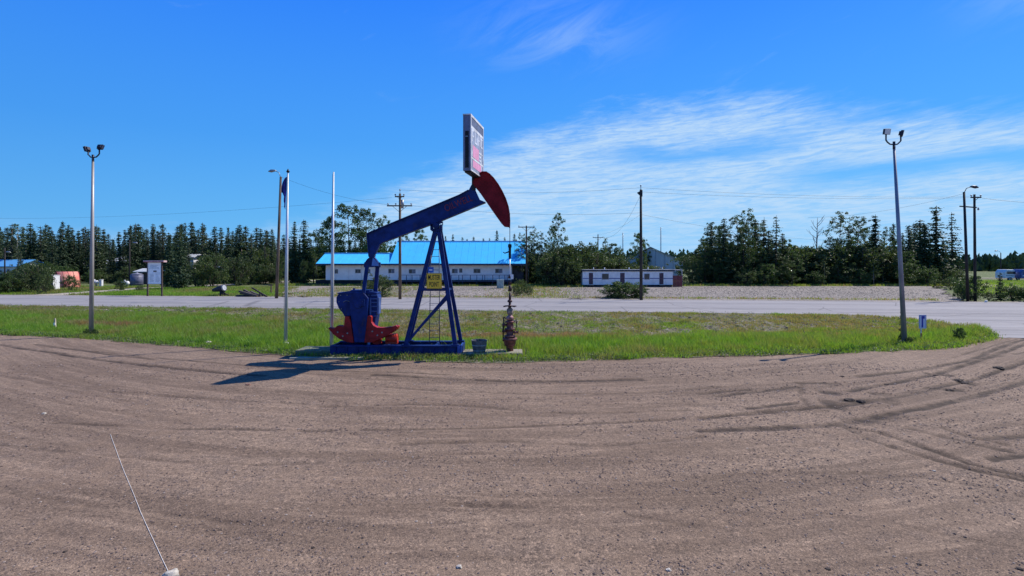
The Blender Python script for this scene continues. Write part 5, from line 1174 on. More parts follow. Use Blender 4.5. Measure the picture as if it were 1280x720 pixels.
e1, p1 = pole(345.5, 374.5, 351, 221, .17, 'leaning wooden pole with a curved street lamp beside the flag', M_WOOD, lamp=(344, 213.5), cat='street lamp')
e2, p2 = pole(500, 375.5, 500, 242, .17, 'brown utility pole with two crossarms left of the pumpjack derrick', M_WOOD, ((257.5, 1.35, 4), (246, .5, 2)))
mb = MB(); mb.tube([(p2.x, p2.y, p2.z - .1), (p2.x, p2.y, p2.z + .45)], .03, 5); mb.lathe((p2.x, p2.y, p2.z + .3), [(0, .03), (.05, .08), (.14, .08), (.2, .03)], 8); mb.cyl((p2.x + .3, p2.y - .2, p2.z - 1.6), (p2.x + .3, p2.y - .2, p2.z - .7), .13, n=10); mb.build('transformer', M_STEEL, e2)
e3, p3 = pole(658, 358, 658, 282, .17, 'small utility pole with one crossarm at the right end of the blue roof', M_DWOOD, ((284, 1.35, 2),), D=84)
e4, p4 = pole(747.5, 340, 747.5, 293, .17, 'distant crossarm pole behind the white trailer', M_DWOOD, ((297, 1.3, 2),), D=125)
e5, p5 = pole(801.5, 376.5, 801, 237, .17, 'tall black utility pole behind the road bush right of the pumpjack', M_DWOOD)
mb = MB(); mb.prism([(p5.x - .45, p5.z - .35), (p5.x + .12, p5.z - .05), (p5.x + .12, p5.z - .75), (p5.x - .05, p5.z - .75)], p5.y - .25, p5.y - .12); mb.cyl((p5.x, p5.y, p5.z), (p5.x, p5.y, p5.z + .45), .03, n=6); mb.build('pole_bracket', M_BLACK, e5)
mb = MB(); mb.lathe((p5.x, p5.y, p5.z + .3), [(0, .03), (.05, .08), (.14, .08), (.2, .03)], 8); mb.build('insulator', M_STEEL, e5)
e6, p6 = pole(1210, 380, 1205, 240, .15, 'dark street lamp pole, left one of the twin poles at the right', M_BLACK, lamp=(1214, 233.5), cat='street lamp', D=53)
e7, p7 = pole(1219, 378, 1218, 243, .15, 'utility pole with crossarms, right one of the twin poles', M_DWOOD, ((247, .55, 2),), D=55)
mb = MB(); mb.bar((X(1206, 54), 54.6, Z(257, 54)), (X(1228, 54), 54.7, Z(258.5, 54)), .11, .13); mb.build('crossarm', M_DWOOD, e7)
for px_ in (1225,): mb = MB(); mb.lathe((X(px_, 54.5), 54.7, Z(262.5, 54.5)), [(0, .07), (.1, .09), (.3, .04)], 8); mb.build('insulator', M_STEEL, e7)
pole(6, 352, 6, 310, .13, 'thin pole with a small lamp before the far left blue roof', M_DWOOD, lamp=(8, 315), D=92, cat='street lamp')
pole(162, 358.5, 162, 300, .13, 'thin dark pole with a small lamp left of the notice board', M_DWOOD, lamp=(166.5, 303.5), D=88, cat='street lamp')
pole(302, 345, 302, 312, .14, 'slim wooden pole before the forest above the plank pile', M_WOOD, D=105)
pole(331, 350, 331, 308, .12, 'thin black pole by the lane left of the leaning lamp post', M_DWOOD, D=105)
pole(1251, 345, 1251, 316, .15, 'small distant street lamp above the parked campers', M_DWOOD, lamp=(1246.5, 313.5), D=140, cat='street lamp')
for px_, tp, lb in ((778.5, 291, 'thin distant mast left of the tall black pole'), (826, 284, 'thin lattice mast rising behind the grey shed'), (691, 268, 'slender distant mast above the willow thicket')):
    if px_ == 691: continue
    D_ = 170; e = empty('radio_mast', (X(px_, D_), D_, 0), lb, 'mast'); mb = MB()
    for q in range(3): mb.cyl((X(px_, D_) + .25 * math.cos(q * 2.09), D_ + .25 * math.sin(q * 2.09), 0), (X(px_, D_) + .08 * math.cos(q * 2.09), D_ + .08 * math.sin(q * 2.09), Z(tp, D_)), .05, n=4)
    for q in range(18): z_ = q * Z(tp, D_) / 18; mb.bar((X(px_, D_) - .2, D_, z_), (X(px_, D_) + .2, D_, z_ + .6), .04)
    mb.build('lattice', M_STEEL, e)

def wire(a, b, sag, label, r=.009, n=24):
    a, b = Vector(a), Vector(b); pts = [a.lerp(b, t) - Vector((0, 0, sag * 4 * t * (1 - t))) for t in np.linspace(0, 1, n)]
    mb = MB(); mb.tube(pts, r, 4, False); o = mb.build('overhead_wire', M_BLACK, None, 0, tuple(a)); return tag(o, label, 'wire')
wire(p1, (p2.x - 1.2, p2.y, Z(256, p2.y)), .45, 'wire sagging from the leaning street lamp to the crossarm pole')
wire((X(-60, 92), 92, Z(272, 92)), (p2.x - .9, p2.y, Z(247, p2.y)), .9, 'long wire crossing the left sky behind the flagpoles')
wire((p2.x + 1.2, p2.y, Z(257, p2.y)), (p5.x, p5.y, Z(266, p5.y)), .5, 'lower wire between the crossarm pole and the tall black pole')
wire((p2.x, p2.y, p2.z + .4), (p5.x, p5.y, p5.z + .2), .45, 'upper wire between the crossarm pole and the tall black pole')
wire((p5.x, p5.y, p5.z + .2), (p7.x - .5, p7.y, Z(246, p7.y)), .35, 'upper wire from the tall black pole to the twin poles')
wire((p5.x, p5.y, p5.z - .25), (p7.x + .4, p7.y, Z(247, p7.y)), .35, 'second wire just below the upper one to the twin poles')
wire((p5.x, p5.y, Z(268, p5.y)), (X(1090, 94), 94, Z(300, 94)), 1.0, 'service wire falling from the tall black pole to the right wood')
wire((p5.x, p5.y, p5.z - .5), (X(757, 70), 70, Z(297, 70)), 1.2, 'service wire falling left from the tall black pole', .012)
wire((p5.x, p5.y, Z(268, p5.y)), p4, .6, 'wire running back to the distant crossarm pole')
wire((p6.x, p6.y, Z(242, p6.y)), (X(1010, 75), 75, Z(272, 75)), .6, 'wire falling left from the twin poles over the dark spruces')
wire((p7.x, p7.y, Z(246, p7.y)), (X(1400, 50), 50, Z(250, 50)), .5, 'wire leaving the picture at the right edge', .014)

# ------------------------------------------------------------------ buildings
BD = 91.0
bd = empty('blue_roofed_building', (-15, BD + 4, 0), 'long pale building with a bright blue roof in two heights', 'building')
xL, xM, xR = -34.5, -21.6, X(657.5, 90)
def roof(mb, x0, x1, yf, zf, yr, zr, th=.12):
    for (ya_, za_, yb_, zb_) in ((yf, zf, yr, zr), (yr, zr, yr + (yr - yf), zf)):
        mb.add([(x0, ya_, za_), (x1, ya_, za_), (x1, yb_, zb_), (x0, yb_, zb_), (x0, ya_, za_ - th), (x1, ya_, za_ - th), (x1, yb_, zb_ - th), (x0, yb_, zb_ - th)],
               [(0, 1, 2, 3), (7, 6, 5, 4), (0, 4, 5, 1), (1, 5, 6, 2), (2, 6, 7, 3), (3, 7, 4, 0)])
zE = Z(329.5, 90)
r1, z1_ = 96.5, Z(302.3, 96.5); r2, z2_ = 94.3, Z(317.3, 94.3)
mb = MB(); roof(mb, xM, xR, 90, zE, r1, z1_); mb.build('high_roof', M_ROOF, bd)
mb = MB(); roof(mb, xL, xM - .01, 90, zE, r2, z2_); mb.build('low_roof', M_ROOF, bd)
mb = MB()
for q in np.arange(xM + .5, xR, 1.2):
    mb.bar((q, 90.02, zE + .02), (q, r1, z1_ + .02), .03, .03)
for q in np.arange(xL + .4, xM, 1.2): mb.bar((q, 90.02, zE + .02), (q, r2, z2_ + .02), .03, .03)
mb.build('roof_seam', M_ROOF, bd)
mb = MB(); mb.bb(xM, xR, 89.96, 89.995, zE - .30, zE - .0); mb.bb(xL, xM, 89.96, 89.995, zE - .26, zE - .0); mb.bb(xL + .1, xR - .1, 90.0, BD, zE - .30, zE - .22); mb.build('fascia', M_FASCIA, bd)
mb = MB(); mb.bar((xM, r1, z1_ + .05), (xR, r1, z1_ + .05), .3, .06); mb.bar((xL, r2, z2_ + .05), (xM, r2, z2_ + .05), .3, .06); mb.build('ridge_cap', mat('pale_blue_ridge', (.3, .65, .9), .5), bd)
wl = X(407, BD); zb0 = Z(350, BD); ztp = zE - .22
mb = MB(); mb.bb(wl + .05, X(640, BD), BD + .08, 100, zb0, ztp); mb.build('wall_core', M_WALL, bd)
# gable fillers
for (x_, rr_, zr_) in ((X(640, BD) - .2, r1, z1_), (xM + .1, r1, z1_), (wl + .3, r2, z2_)):
    mb = MB(); mb.add([(x_ - .05, 90.9, zE - .2), (x_ - .05, 2 * rr_ - 90.9, zE - .2), (x_ - .05, rr_, zr_ - .3), (x_ + .05, 90.9, zE - .2), (x_ + .05, 2 * rr_ - 90.9, zE - .2), (x_ + .05, rr_, zr_ - .3)], [(0, 2, 1), (3, 4, 5), (0, 1, 4, 3), (1, 2, 5, 4), (2, 0, 3, 5)]); mb.build('gable_wall', M_WALL, bd)
seams = [407, 420, 436, 452, 468, 487, 513, 534, 557, 581.5, 609.5, 639.5]
for a, b in zip(seams, seams[1:]):
    mb = MB(); mb.bb(X(a, BD) + .02, X(b, BD) - (.05 if a < 550 else .09), BD, BD + .075, zb0, ztp); mb.build('wall_panel', M_WALL, bd, .01)
M_FR = mat('window_frame_grey', (.30, .31, .36), .5)
for a, b, t_, o_ in [(418.5, 422.5, 336.5, 342), (444, 451, 336.5, 341.5), (459, 463, 336.5, 341.5), (485.5, 493, 336, 341.5), (511, 519.5, 336.5, 341.8), (565, 572, 336, 341.5), (574, 578, 335.5, 341), (592, 600.5, 336, 341.3), (619, 628, 336, 341.3)]:
    x0, x1, za, zb = X(a, BD), X(b, BD), Z(o_, BD), Z(t_, BD); mb = MB(); t = .06
    mb.bb(x0, x1, BD - .05, BD - .002, zb - t, zb); mb.bb(x0, x1, BD - .05, BD - .002, za, za + t); mb.bb(x0, x0 + t, BD - .05, BD - .002, za + t, zb - t); mb.bb(x1 - t, x1, BD - .05, BD - .002, za + t, zb - t); mb.bb((x0 + x1) / 2 - .03, (x0 + x1) / 2 + .03, BD - .045, BD - .002, za + t, zb - t)
    w_ = mb.build('window', M_FR, bd)
    mb = MB(); mb.bb(x0 + t, (x0 + x1) / 2 - .03, BD - .025, BD - .004, za + t, zb - t); mb.build('pane', M_GLASS, w_)
    mb = MB(); mb.bb((x0 + x1) / 2 + .03, x1 - t, BD - .025, BD - .004, za + t, zb - t); mb.build('pane', mat('blind_glass', (.16, .19, .26), .15) if int(a) % 2 else M_GLASS, w_)
mb = MB(); mb.bb(X(395, 91.5), xR - .3, BD + .3, 99, -.02, zb0 - .02); mb.build('skirt_crawl_shade', M_DARK, bd)  # black block standing in for the shade of the open crawl space
mb = MB(); mb.bb(X(640, BD), xR - .4, BD + .8, 99, zb0, ztp); mb.build('porch_wall', mat('porch_shade', (.05, .05, .06), .8), bd)  # porch shadow put into the wall as a near black colour
# boardwalk with railing
mb = MB(); dk0, dk1 = X(500, 89.6), X(640, 89.6); mb.bb(dk0, dk1, 89.3, 90.9, zb0 - .22, zb0 - .10); mb.build('deck_floor', M_FASCIA, bd)
mb = MB(); mb.bb(dk0, dk1, 89.33, 89.39, zb0 + .88, zb0 + .95); mb.build('hand_rail', M_FASCIA, bd)
for q in [500, 508, 515, 525, 535, 557, 564, 573.5, 578, 588, 596, 603, 606, 616, 624, 631, 634, 639]:
    mb = MB(); mb.bb(X(q, 89.3) - .05, X(q, 89.3) + .05, 89.3, 89.42, 0 if q % 3 else zb0 - .1, zb0 + (.95 if q in (500, 564, 573.5, 588, 603, 616, 631, 639) else .88)); mb.build('rail_post', M_FASCIA, bd)
for i in range(5): mb = MB(); mb.bb(X(487 + i * .2, 89), X(499, 89), 89.0 - i * .28, 89.3 - i * .28, zb0 - .35 - i * .24, zb0 - .30 - i * .24); mb.build('step', M_FASCIA, bd)
mb = MB(); mb.bar((X(487, 89), 87.8, 1.1), (X(487, 89), 89.2, 2.0), .05); mb.bar((X(499, 89), 87.8, 1.1), (X(499, 89), 89.2, 2.0), .05); mb.build('stair_rail', M_FASCIA, bd)
# equipment by the building
o = MB().bb(X(621, 80), X(629.5, 80), 80, 81, 0, Z(350.5, 80)).build('utility_box', mat('pale_green_box', (.36, .44, .40), .6), None, .04, (X(625, 80), 80.5, 0)); tag(o, 'pale green utility box in front of the blue roofed building', 'utility box')
o2_ = MB().bb(X(620.5, 80), X(630, 80), 79.95, 81.05, Z(350.5, 80) + .003, Z(350.5, 80) + .08).build('box_lid', mat('pale_green_box', (.36, .44, .40), .6), o)

# white trailer
TD = 85.0
tr = empty('site_trailer', (X(785, TD), TD + 1.5, 0), 'long white office trailer with a blue stripe and a red porch', 'trailer')
x0, x1 = X(728.3, TD), X(841, TD); zt, zb = Z(339.2, TD), Z(356, TD)
M_TR = mat('trailer_siding', (.78, .77, .76), .5, var=.06, scale=1.5); mb = MB(); mb.bb(x0, x1, TD + .04, TD + 3, zb, zt); mb.build('trailer_body', M_TR, tr)
npan = 14
for i in range(npan):
    a = x0 + (x1 - x0) * i / npan; b = x0 + (x1 - x0) * (i + 1) / npan; mb = MB(); mb.bb(a + .006, b - .006, TD, TD + .038, zb, zt - .01); mb.build('siding_panel', M_TR, tr)
mb = MB(); mb.bb(x0 - .1, x1 + .3, TD - .12, TD + 3.1, zt, zt + .20); mb.build('roof_fascia', mat('near_black_fascia', (.02, .02, .03), .6), tr)
mb = MB(); mb.bb(x0 - .06, x1 + .26, TD - .08, TD + 3.06, zt + .202, zt + .30); mb.build('roof_deck', mat('trailer_roof', (.4, .4, .4), .7), tr)
for q in (743, 757, 788, 812, 830): mb = MB(); mb.cyl((X(q, TD), TD + 1, zt + .3), (X(q, TD), TD + 1, zt + .62), .09, n=8); mb.build('roof_vent', M_WHITE, tr)
zs = Z(348, TD); sg = [(728.5, 736), (741.3, 752), (761.3, 775), (781, 805), (812.3, 824), (829.5, 841)]
for a, b in sg: mb = MB(); mb.bb(X(a, TD), X(b, TD), TD - .008, TD - .001, zs - .07, zs + .07); mb.build('blue_stripe', mat('stripe_blue', (.05, .09, .30), .5), tr)
M_DOOR = mat('brown_door', (.09, .05, .07), .6)
for a, b in ((736.2, 741.2), (775.2, 780.8), (824.2, 829.3)):
    mb = MB(); mb.bb(X(a, TD), X(b, TD), TD - .04, TD - .002, Z(355.3, TD), Z(341.2, TD)); d = mb.build('door', M_DOOR, tr, .01)
    mb = MB(); mb.box((X(b, TD) - .1, TD - .06, Z(349, TD)), (.05, .04, .12)); mb.build('door_handle', M_STEEL, d)
    mb = MB(); mb.bb(X(a, TD) - .05, X(b, TD) + .05, TD - .6, TD - .05, Z(357.2, TD), Z(356.6, TD)); mb.build('door_step', M_WOOD, tr)
for a, b in ((752.3, 761), (805.2, 812)):
    mb = MB(); xa, xb, za, zc = X(a, TD), X(b, TD), Z(349.4, TD), Z(342, TD); mb.bb(xa, xb, TD - .05, TD - .002, za, za + .06); mb.bb(xa, xb, TD - .05, TD - .002, zc - .06, zc); mb.bb(xa, xa + .06, TD - .05, TD - .002, za + .06, zc - .06); mb.bb(xb - .06, xb, TD - .05, TD - .002, za + .06, zc - .06)
    w_ = mb.build('window', M_FR, tr); mb = MB(); mb.bb(xa + .06, xb - .06, TD - .03, TD - .004, za + .06, zc - .06); mb.build('pane', M_GLASS, w_)
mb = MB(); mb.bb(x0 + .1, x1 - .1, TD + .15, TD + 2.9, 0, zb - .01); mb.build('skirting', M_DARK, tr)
M_PR = mat('porch_red', (.20, .045, .05), .7, var=.2, scale=4, stretch=(4, 4, .3))
mb = MB(); 
for i in range(7): mb_ = MB(); a = x1 + .02 + i * .23; mb_.bb(a, a + .20, TD + .1, TD + .16, 0, Z(344.5, TD)); mb_.build('porch_board', M_PR, tr)
for a in (x1 + .05, x1 + 1.55):
    mb_ = MB(); mb_.bb(a, a + .1, TD + .17, TD + .27, 0, Z(337.5, TD)); mb_.build('porch_post', mat('porch_white', (.55, .5, .5), .6), tr)
mb_ = MB(); mb_.bb(x1 + .01, x1 + 1.65, TD + .18, TD + 2, Z(338, TD), Z(337, TD)); mb_.build('porch_roof', mat('porch_pale', (.5, .46, .44), .7), tr)

# grey shed behind
gs = empty('grey_shed', (X(828, 128), 130, 0), 'large grey metal shed showing above the white trailer', 'shed'); D_ = 126
rz = -.32; Mz = Matrix.Rotation(rz, 3, 'Z'); ctr = Vector((X(826, D_), D_ + 8, 0))
def W3(p): return ctr + Mz @ Vector(p)
hw, ln_, ez, rz_ = 7.6, 12, Z(327, D_), Z(311, D_) + .3
mb = MB(); vs = [W3(p) for p in [(-hw, -ln_ / 2, 0), (hw, -ln_ / 2, 0), (hw, -ln_ / 2, ez), (0, -ln_ / 2, rz_), (-hw, -ln_ / 2, ez), (-hw, ln_ / 2, 0), (hw, ln_ / 2, 0), (hw, ln_ / 2, ez), (0, ln_ / 2, rz_), (-hw, ln_ / 2, ez)]]
mb.add(vs, [(0, 1, 2, 3, 4), (9, 8, 7, 6, 5), (1, 6, 7, 2), (0, 4, 9, 5)]); mb.build('shed_wall', mat('grey_cladding', (.60, .63, .66), .5, var=.08, scale=2, stretch=(6, 6, .2)), gs)
mb = MB()
for s_g in (-1, 1):
    mb.add([W3(p) for p in [(s_g * (hw + .4), -ln_ / 2 - .4, ez - .22), (0, -ln_ / 2 - .4, rz_ + .08), (0, ln_ / 2 + .4, rz_ + .08), (s_g * (hw + .4), ln_ / 2 + .4, ez - .22), (s_g * (hw + .4), -ln_ / 2 - .4, ez - .02), (0, -ln_ / 2 - .4, rz_ + .28), (0, ln_ / 2 + .4, rz_ + .28), (s_g * (hw + .4), ln_ / 2 + .4, ez - .02)]], [(0, 1, 2, 3), (4, 7, 6, 5), (0, 4, 5, 1), (1, 5, 6, 2), (2, 6, 7, 3), (3, 7, 4, 0)])
fix(mb.build('shed_roof', mat('grey_brown_roof', (.42, .39, .37), .6, var=.12, scale=1), gs))
mb = MB(); mb.add([W3(p) for p in [(-hw + .6, -ln_ / 2 - .06, 1.2), (-hw + 1.2, -ln_ / 2 - .06, 1.2), (-hw + 1.2, -ln_ / 2 - .06, ez - .4), (-hw + .6, -ln_ / 2 - .06, ez - .4)]], [(0, 1, 2, 3)]); 
for q in (-5, -3, -1, 1.2, 3.4, 5.4): mb.bar(W3((q, -ln_ / 2 - .05, 0)), W3((q, -ln_ / 2 - .05, rz_ - abs(q) * (rz_ - ez) / hw - .1)), .08)
mb.build('wall_rib', mat('rib_grey', (.30, .34, .40), .5), gs)

# houses at the left
def house(px0, px1, eave, ridge, D, label, mwall, mroof, wins=(), depth=7):
    x0, x1 = X(px0, D), X(px1, D); ze, zr = Z(eave, D), Z(ridge, D + depth / 2); h = empty('house', ((x0 + x1) / 2, D + depth / 2, 0), label, 'house')
    mb = MB(); mb.bb(x0, x1, D, D + depth, 0, ze); mb.add([(x0, D, ze), (x0, D + depth, ze), (x0, D + depth / 2, zr - .1), (x0 + .1, D, ze), (x0 + .1, D + depth, ze), (x0 + .1, D + depth / 2, zr - .1)], [(0, 2, 1), (3, 4, 5)]); mb.add([(x1 - .1, D, ze), (x1 - .1, D + depth, ze), (x1 - .1, D + depth / 2, zr - .1), (x1, D, ze), (x1, D + depth, ze), (x1, D + depth / 2, zr - .1)], [(0, 2, 1), (3, 4, 5)]); mb.build('wall', mwall, h)
    mb = MB(); roof(mb, x0 - .5, x1 + .5, D - .6, ze - .05, D + depth / 2, zr + .1); mb.build('roof', mroof, h)
    for a, b, t_, o_ in wins:
        mb = MB(); mb.bb(X(a, D), X(b, D), D - .05, D - .002, Z(o_, D), Z(t_, D)); w = mb.build('window', M_FR, h); mb = MB(); mb.bb(X(a, D) + .07, X(b, D) - .07, D - .06, D - .051, Z(o_, D) + .07, Z(t_, D) - .07); mb.build('pane', M_GLASS, w)
    return h
M_WSID = mat('white_siding', (.74, .74, .74), .55, var=.06, scale=1.5)
house(-60, 20, 332.5, 325, 100, 'small white house with a blue roof behind bushes at the far left', M_WSID, mat('soft_blue_roof', (.10, .33, .62), .5, var=.06), ((9, 12, 336.5, 340),))
house(96, 126, 332, 325.5, 119, 'dark sided house with a pale gable among the trees left of the notice board', mat('dark_blue_siding', (.05, .07, .11), .6), mat('pale_metal_roof', (.55, .58, .58), .5))
house(139, 157, 327, 321.5, 119, 'white house half hidden in trees left of the notice board', M_WSID, mat('pale_metal_roof', (.55, .58, .58), .5), ((141, 144, 331, 336), (149, 153, 332, 337)))
house(234, 242, 321, 318, 108, 'narrow pale house glimpsed behind the broad dark spruce', M_WSID, mat('pale_metal_roof', (.55, .58, .58), .5), ((235.5, 237.5, 325, 329),), 4)
house(273, 285, 333, 328, 112, 'small white cottage glimpsed behind the bushy tree left of the lane', M_WSID, mat('pale_metal_roof', (.55, .58, .58), .5), ((277, 280, 337, 340),), 5)
house(172, 184, 339, 336, 97, 'low dark shed right of the round grey tank', mat('shed_brown', (.06, .045, .045), .7), mat('pale_metal_roof', (.55, .58, .58), .5), (), 4)
# white shed, the shade on its front put into a dark grey colour
ws = empty('white_shed', (X(67, 76), 77, 0), 'small flat topped shed, white with its shaded front coloured dark, beside the red tunnel tent', 'shed')
wx0, wx1 = X(56, 76), X(66.6, 76)
mb = MB(); mb.bb(wx0, wx1 - .06, 76.0, 77.1, 0, Z(345, 76)); mb.build('shaded_front', mat('shed_shade_grey', (.12, .13, .16), .6), ws)  # dark grey paints the shade on the side turned from the sun
mb = MB(); mb.bb(wx1 - .055, wx1, 75.98, 77.1, 0, Z(344.6, 76)); mb.build('white_side', M_WHITE, ws)
mb = MB(); mb.bb(wx0 - .05, wx1 + .05, 75.9, 77.15, Z(344.6, 76) + .003, Z(344.6, 76) + .09); mb.build('shed_roof', M_WHITE, ws)
# red tunnel tent
tt = empty('tunnel_tent', (X(84, 84.5), 84.5, 0), 'faded red tunnel shaped fabric shelter near the white shed', 'tent')
D_ = 84.5; xa, xb = X(84, 84.5) - 1.35, X(84, 84.5) + 1.35; R0 = Z(339.5, D_); n_ = 14; M_TENT = mat('faded_red_fabric', (.62, .16, .13), .7, var=.2, scale=1.0, c2=(.68, .34, .24)); 
nb_ = 4
V = [(x_, D_ - math.cos(t) * 1.9, math.sin(t) * R0) for x_ in (xa, xb) for t in np.linspace(0, PI, 25)]
mb = MB(); mb.add(V, [(k, 25 + k, 26 + k, k + 1) for k in range(24)], True); o = fix(mb.build('fabric_cover', M_TENT, tt)); so = o.modifiers.new('thick', 'SOLIDIFY'); so.thickness = .04
for i in range(nb_ + 1):
    x0 = xa + (xb - xa) * i / nb_; mb = MB(); mb.tube([(x0, D_ - math.cos(t) * 1.94, math.sin(t) * (R0 + .04)) for t in np.linspace(0, PI, 17)], .02, 6); mb.build('tent_hoop', mat('hoop_red', (.42, .08, .08), .5), tt)
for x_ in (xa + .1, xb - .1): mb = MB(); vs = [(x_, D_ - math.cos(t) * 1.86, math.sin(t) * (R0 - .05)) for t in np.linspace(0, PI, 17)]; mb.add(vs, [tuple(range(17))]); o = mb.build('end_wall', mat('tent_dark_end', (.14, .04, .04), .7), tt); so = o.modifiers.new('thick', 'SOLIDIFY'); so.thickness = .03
tt.rotation_euler = (0, 0, R(50))
# round tank
gt = empty('round_tank', (X(171, 88), 88, 0), 'round slate grey water tank left of the notice board', 'tank'); x_ = X(171, 88)
mb = MB(); mb.lathe((x_, 88, 0), [(0, .93), (2.05, .93)], 28); mb.build('tank_shell', mat('slate_tank', (.12, .13, .20), .5, var=.12, stretch=(3, 3, .3)), gt)
mb = MB()
for q in (.5, 1.0, 1.5, 2.0): mb.lathe((x_, 88, q), [(0, .93), (.03, .96), (.06, .93)], 28)
mb.build('tank_rib', mat('slate_tank', (.12, .13, .20), .5), gt)
mb = MB(); mb.lathe((x_, 88, 2.06), [(0, .95), (.12, .7), (.24, .2), (.26, .2), (.34, .18)], 28); mb.build('tank_lid', mat('tank_lid', (.24, .25, .32), .5), gt)
# propane tanks
def propane(px, py, D, label, L=1.3, r=.30):
    x_ = X(px, D); e = empty('propane_tank', (x_, D, 0), label, 'propane tank'); mb = MB()
    mb.tube([(x_ - L / 2, D, .75), (x_ - L / 2 + .06, D, .75), (x_ - L / 2 + .2, D, .75), (x_ + L / 2 - .2, D, .75), (x_ + L / 2 - .06, D, .75), (x_ + L / 2, D, .75)], [.08, r * .75, r, r, r * .75, .08], 14); mb.build('tank_body', M_WHITE, e)
    for q in (-1, 1): mb = MB(); mb.bb(x_ + q * L * .28 - .05, x_ + q * L * .28 + .05, D - .2, D + .2, 0, .5); mb.build('leg', M_STEEL, e)
    mb = MB(); mb.cyl((x_, D, .75 + r - .02), (x_, D, 1.25), .12, n=10); mb.build('valve_cap', M_WHITE, e)
propane(118, 348, 88, 'white propane tank right beside the left lamp post'); propane(156, 349, 84, 'white propane tank left of the round grey tank', 1.4, .33)
pe = empty('white_cabinet', (X(126, 88), 88, 0), 'narrow white cabinet right of the propane tank', 'cabinet'); mb = MB(); mb.bb(X(124.5, 88), X(127.5, 88), 87.9, 88.3, 0, 1.15); mb.build('cabinet_body', M_WHITE, pe, .02); mb = MB(); mb.bb(X(124.2, 88), X(127.8, 88), 87.85, 88.35, 1.153, 1.2); mb.build('cabinet_lid', M_WHITE, pe)
# notice board
ND = 61.5; nb = empty('notice_board', (X(193.5, ND), ND, 0), 'white notice board on two posts with a red edged cap beside the road', 'notice board')
for a in (184.6, 202.4): mb = MB(); mb.bb(X(a, ND) - .07, X(a, ND) + .07, ND - .07, ND + .07, -.1, Z(327.5, ND)); mb.build('board_post', mat('board_post_brown', (.09, .06, .05), .8), nb)
mb = MB(); mb.bb(X(185.4, ND), X(201.8, ND), ND - .04, ND + .04, Z(355, ND), Z(328, ND)); mb.build('board_panel', mat('board_white', (.88, .90, .90), .4, var=.05), nb)
mb = MB(); fx0, fx1, fz0, fz1 = X(185.4, ND), X(201.8, ND), Z(355, ND), Z(328, ND)
for a in ((fx0, fx1, fz1 - .08, fz1), (fx0, fx1, fz0, fz0 + .08), (fx0, fx0 + .08, fz0 + .08, fz1 - .08), (fx1 - .08, fx1, fz0 + .08, fz1 - .08)): mb.bb(a[0], a[1], ND - .09, ND - .042, a[2], a[3])
mb.build('board_frame', M_WHITE, nb)
mb = MB(); mb.prism([(X(181.3, ND), Z(327.8, ND)), (X(206.6, ND), Z(327.8, ND)), (X(206.6, ND), Z(325.6, ND)), (X(181.3, ND), Z(325.6, ND))], ND - .3, ND + .3); mb.build('board_cap', mat('cap_red_white', (.62, .42, .42), .6), nb)
mb = MB(); mb.bb(X(181.3, ND), X(206.6, ND), ND - .32, ND - .302, Z(327.8, ND), Z(326.9, ND)); mb.build('cap_edge', mat('cap_red', (.45, .10, .10), .6), nb)
M_PRT = mat('faint_blue_print', (.34, .44, .52), .6)
mb = MB(); rr = random.Random(8)
for i in range(3): zz_ = Z(331.5 + i * 1.6, ND); mb.bb(X(188, ND), X(199 - rr.random() * 3, ND), ND - .046, ND - .041, zz_ - .03, zz_ + .03)
for i in range(8):
    for a, b in ((187.5, 193), (194.5, 200)): zz_ = Z(342.5 + i * 1.35, ND); mb.bb(X(a, ND), X(b - rr.random() * 2, ND), ND - .046, ND - .041, zz_ - .02, zz_ + .02)
mb.build('printed_lines', M_PRT, nb)
mb = MB(); mb.bb(X(192, ND), X(196, ND), ND - .047, ND - .041, Z(339.8, ND), Z(338.2, ND)); mb.build('black_heading', M_BLACK, nb); mb = MB(); mb.bb(X(190.5, ND), X(200.5, ND), ND - .047, ND - .041, Z(341.2, ND), Z(340.9, ND)); mb.bb(X(186.5, ND), X(199, ND), ND - .047, ND - .041, Z(336, ND), Z(335.7, ND)); mb.build('printed_rule', M_PRT, nb)

# drum, planks
dr = empty('tilted_drum', (X(273, 62.5), 62.5, 0), 'dark tilted drum with a pale ring end resting on a stump', 'drum'); D_ = 62.5
A, B = Vector((X(265, D_), D_ + .2, Z(363, D_))), Vector((X(281, D_), D_ - .1, Z(359.5, D_)))
mb = MB(); mb.tube([A, A.lerp(B, .5), B], [.18, .34, .43], 16); mb.build('drum_shell', mat('drum_black', (.03, .032, .045), .6), dr)
mb = MB(); ax = (B - A).normalized(); mb.tube([B - ax * .06, B + ax * .0], [.445, .445], 16, False); mb.tube([B + ax * .001, B + ax * .02], [.34, .33], 16); mb.build('drum_ring', mat('pale_ring', (.5, .52, .55), .5), dr)
mb = MB(); mb.tube([(X(278, D_), D_, -.1), (X(277.5, D_), D_, .3), (X(278, D_), D_, .62)], [.36, .28, .30], 10); mb.tube([(X(279, D_), D_, .4), (X(287.5, D_), D_, 0)], [.1, .07], 8); mb.build('stump', M_DWOOD, dr)
pile = [((299, 366.5), (322, 373.5)), ((301, 369), (325, 374)), ((296, 372), (318, 374.5)), ((305, 365), (313, 369)), ((306, 367.5), (330, 374.5)), ((313, 367), (322, 371)), ((293, 374), (310, 374.8))]
lbs = ['top left grey plank of the pile beside the road', 'second plank from the top of the roadside pile', 'lowest left plank of the roadside pile', 'short plank end sticking up from the pile', 'longest plank lying over the right of the pile', 'short crosswise plank in the middle of the pile', 'flat plank at the left foot of the pile']
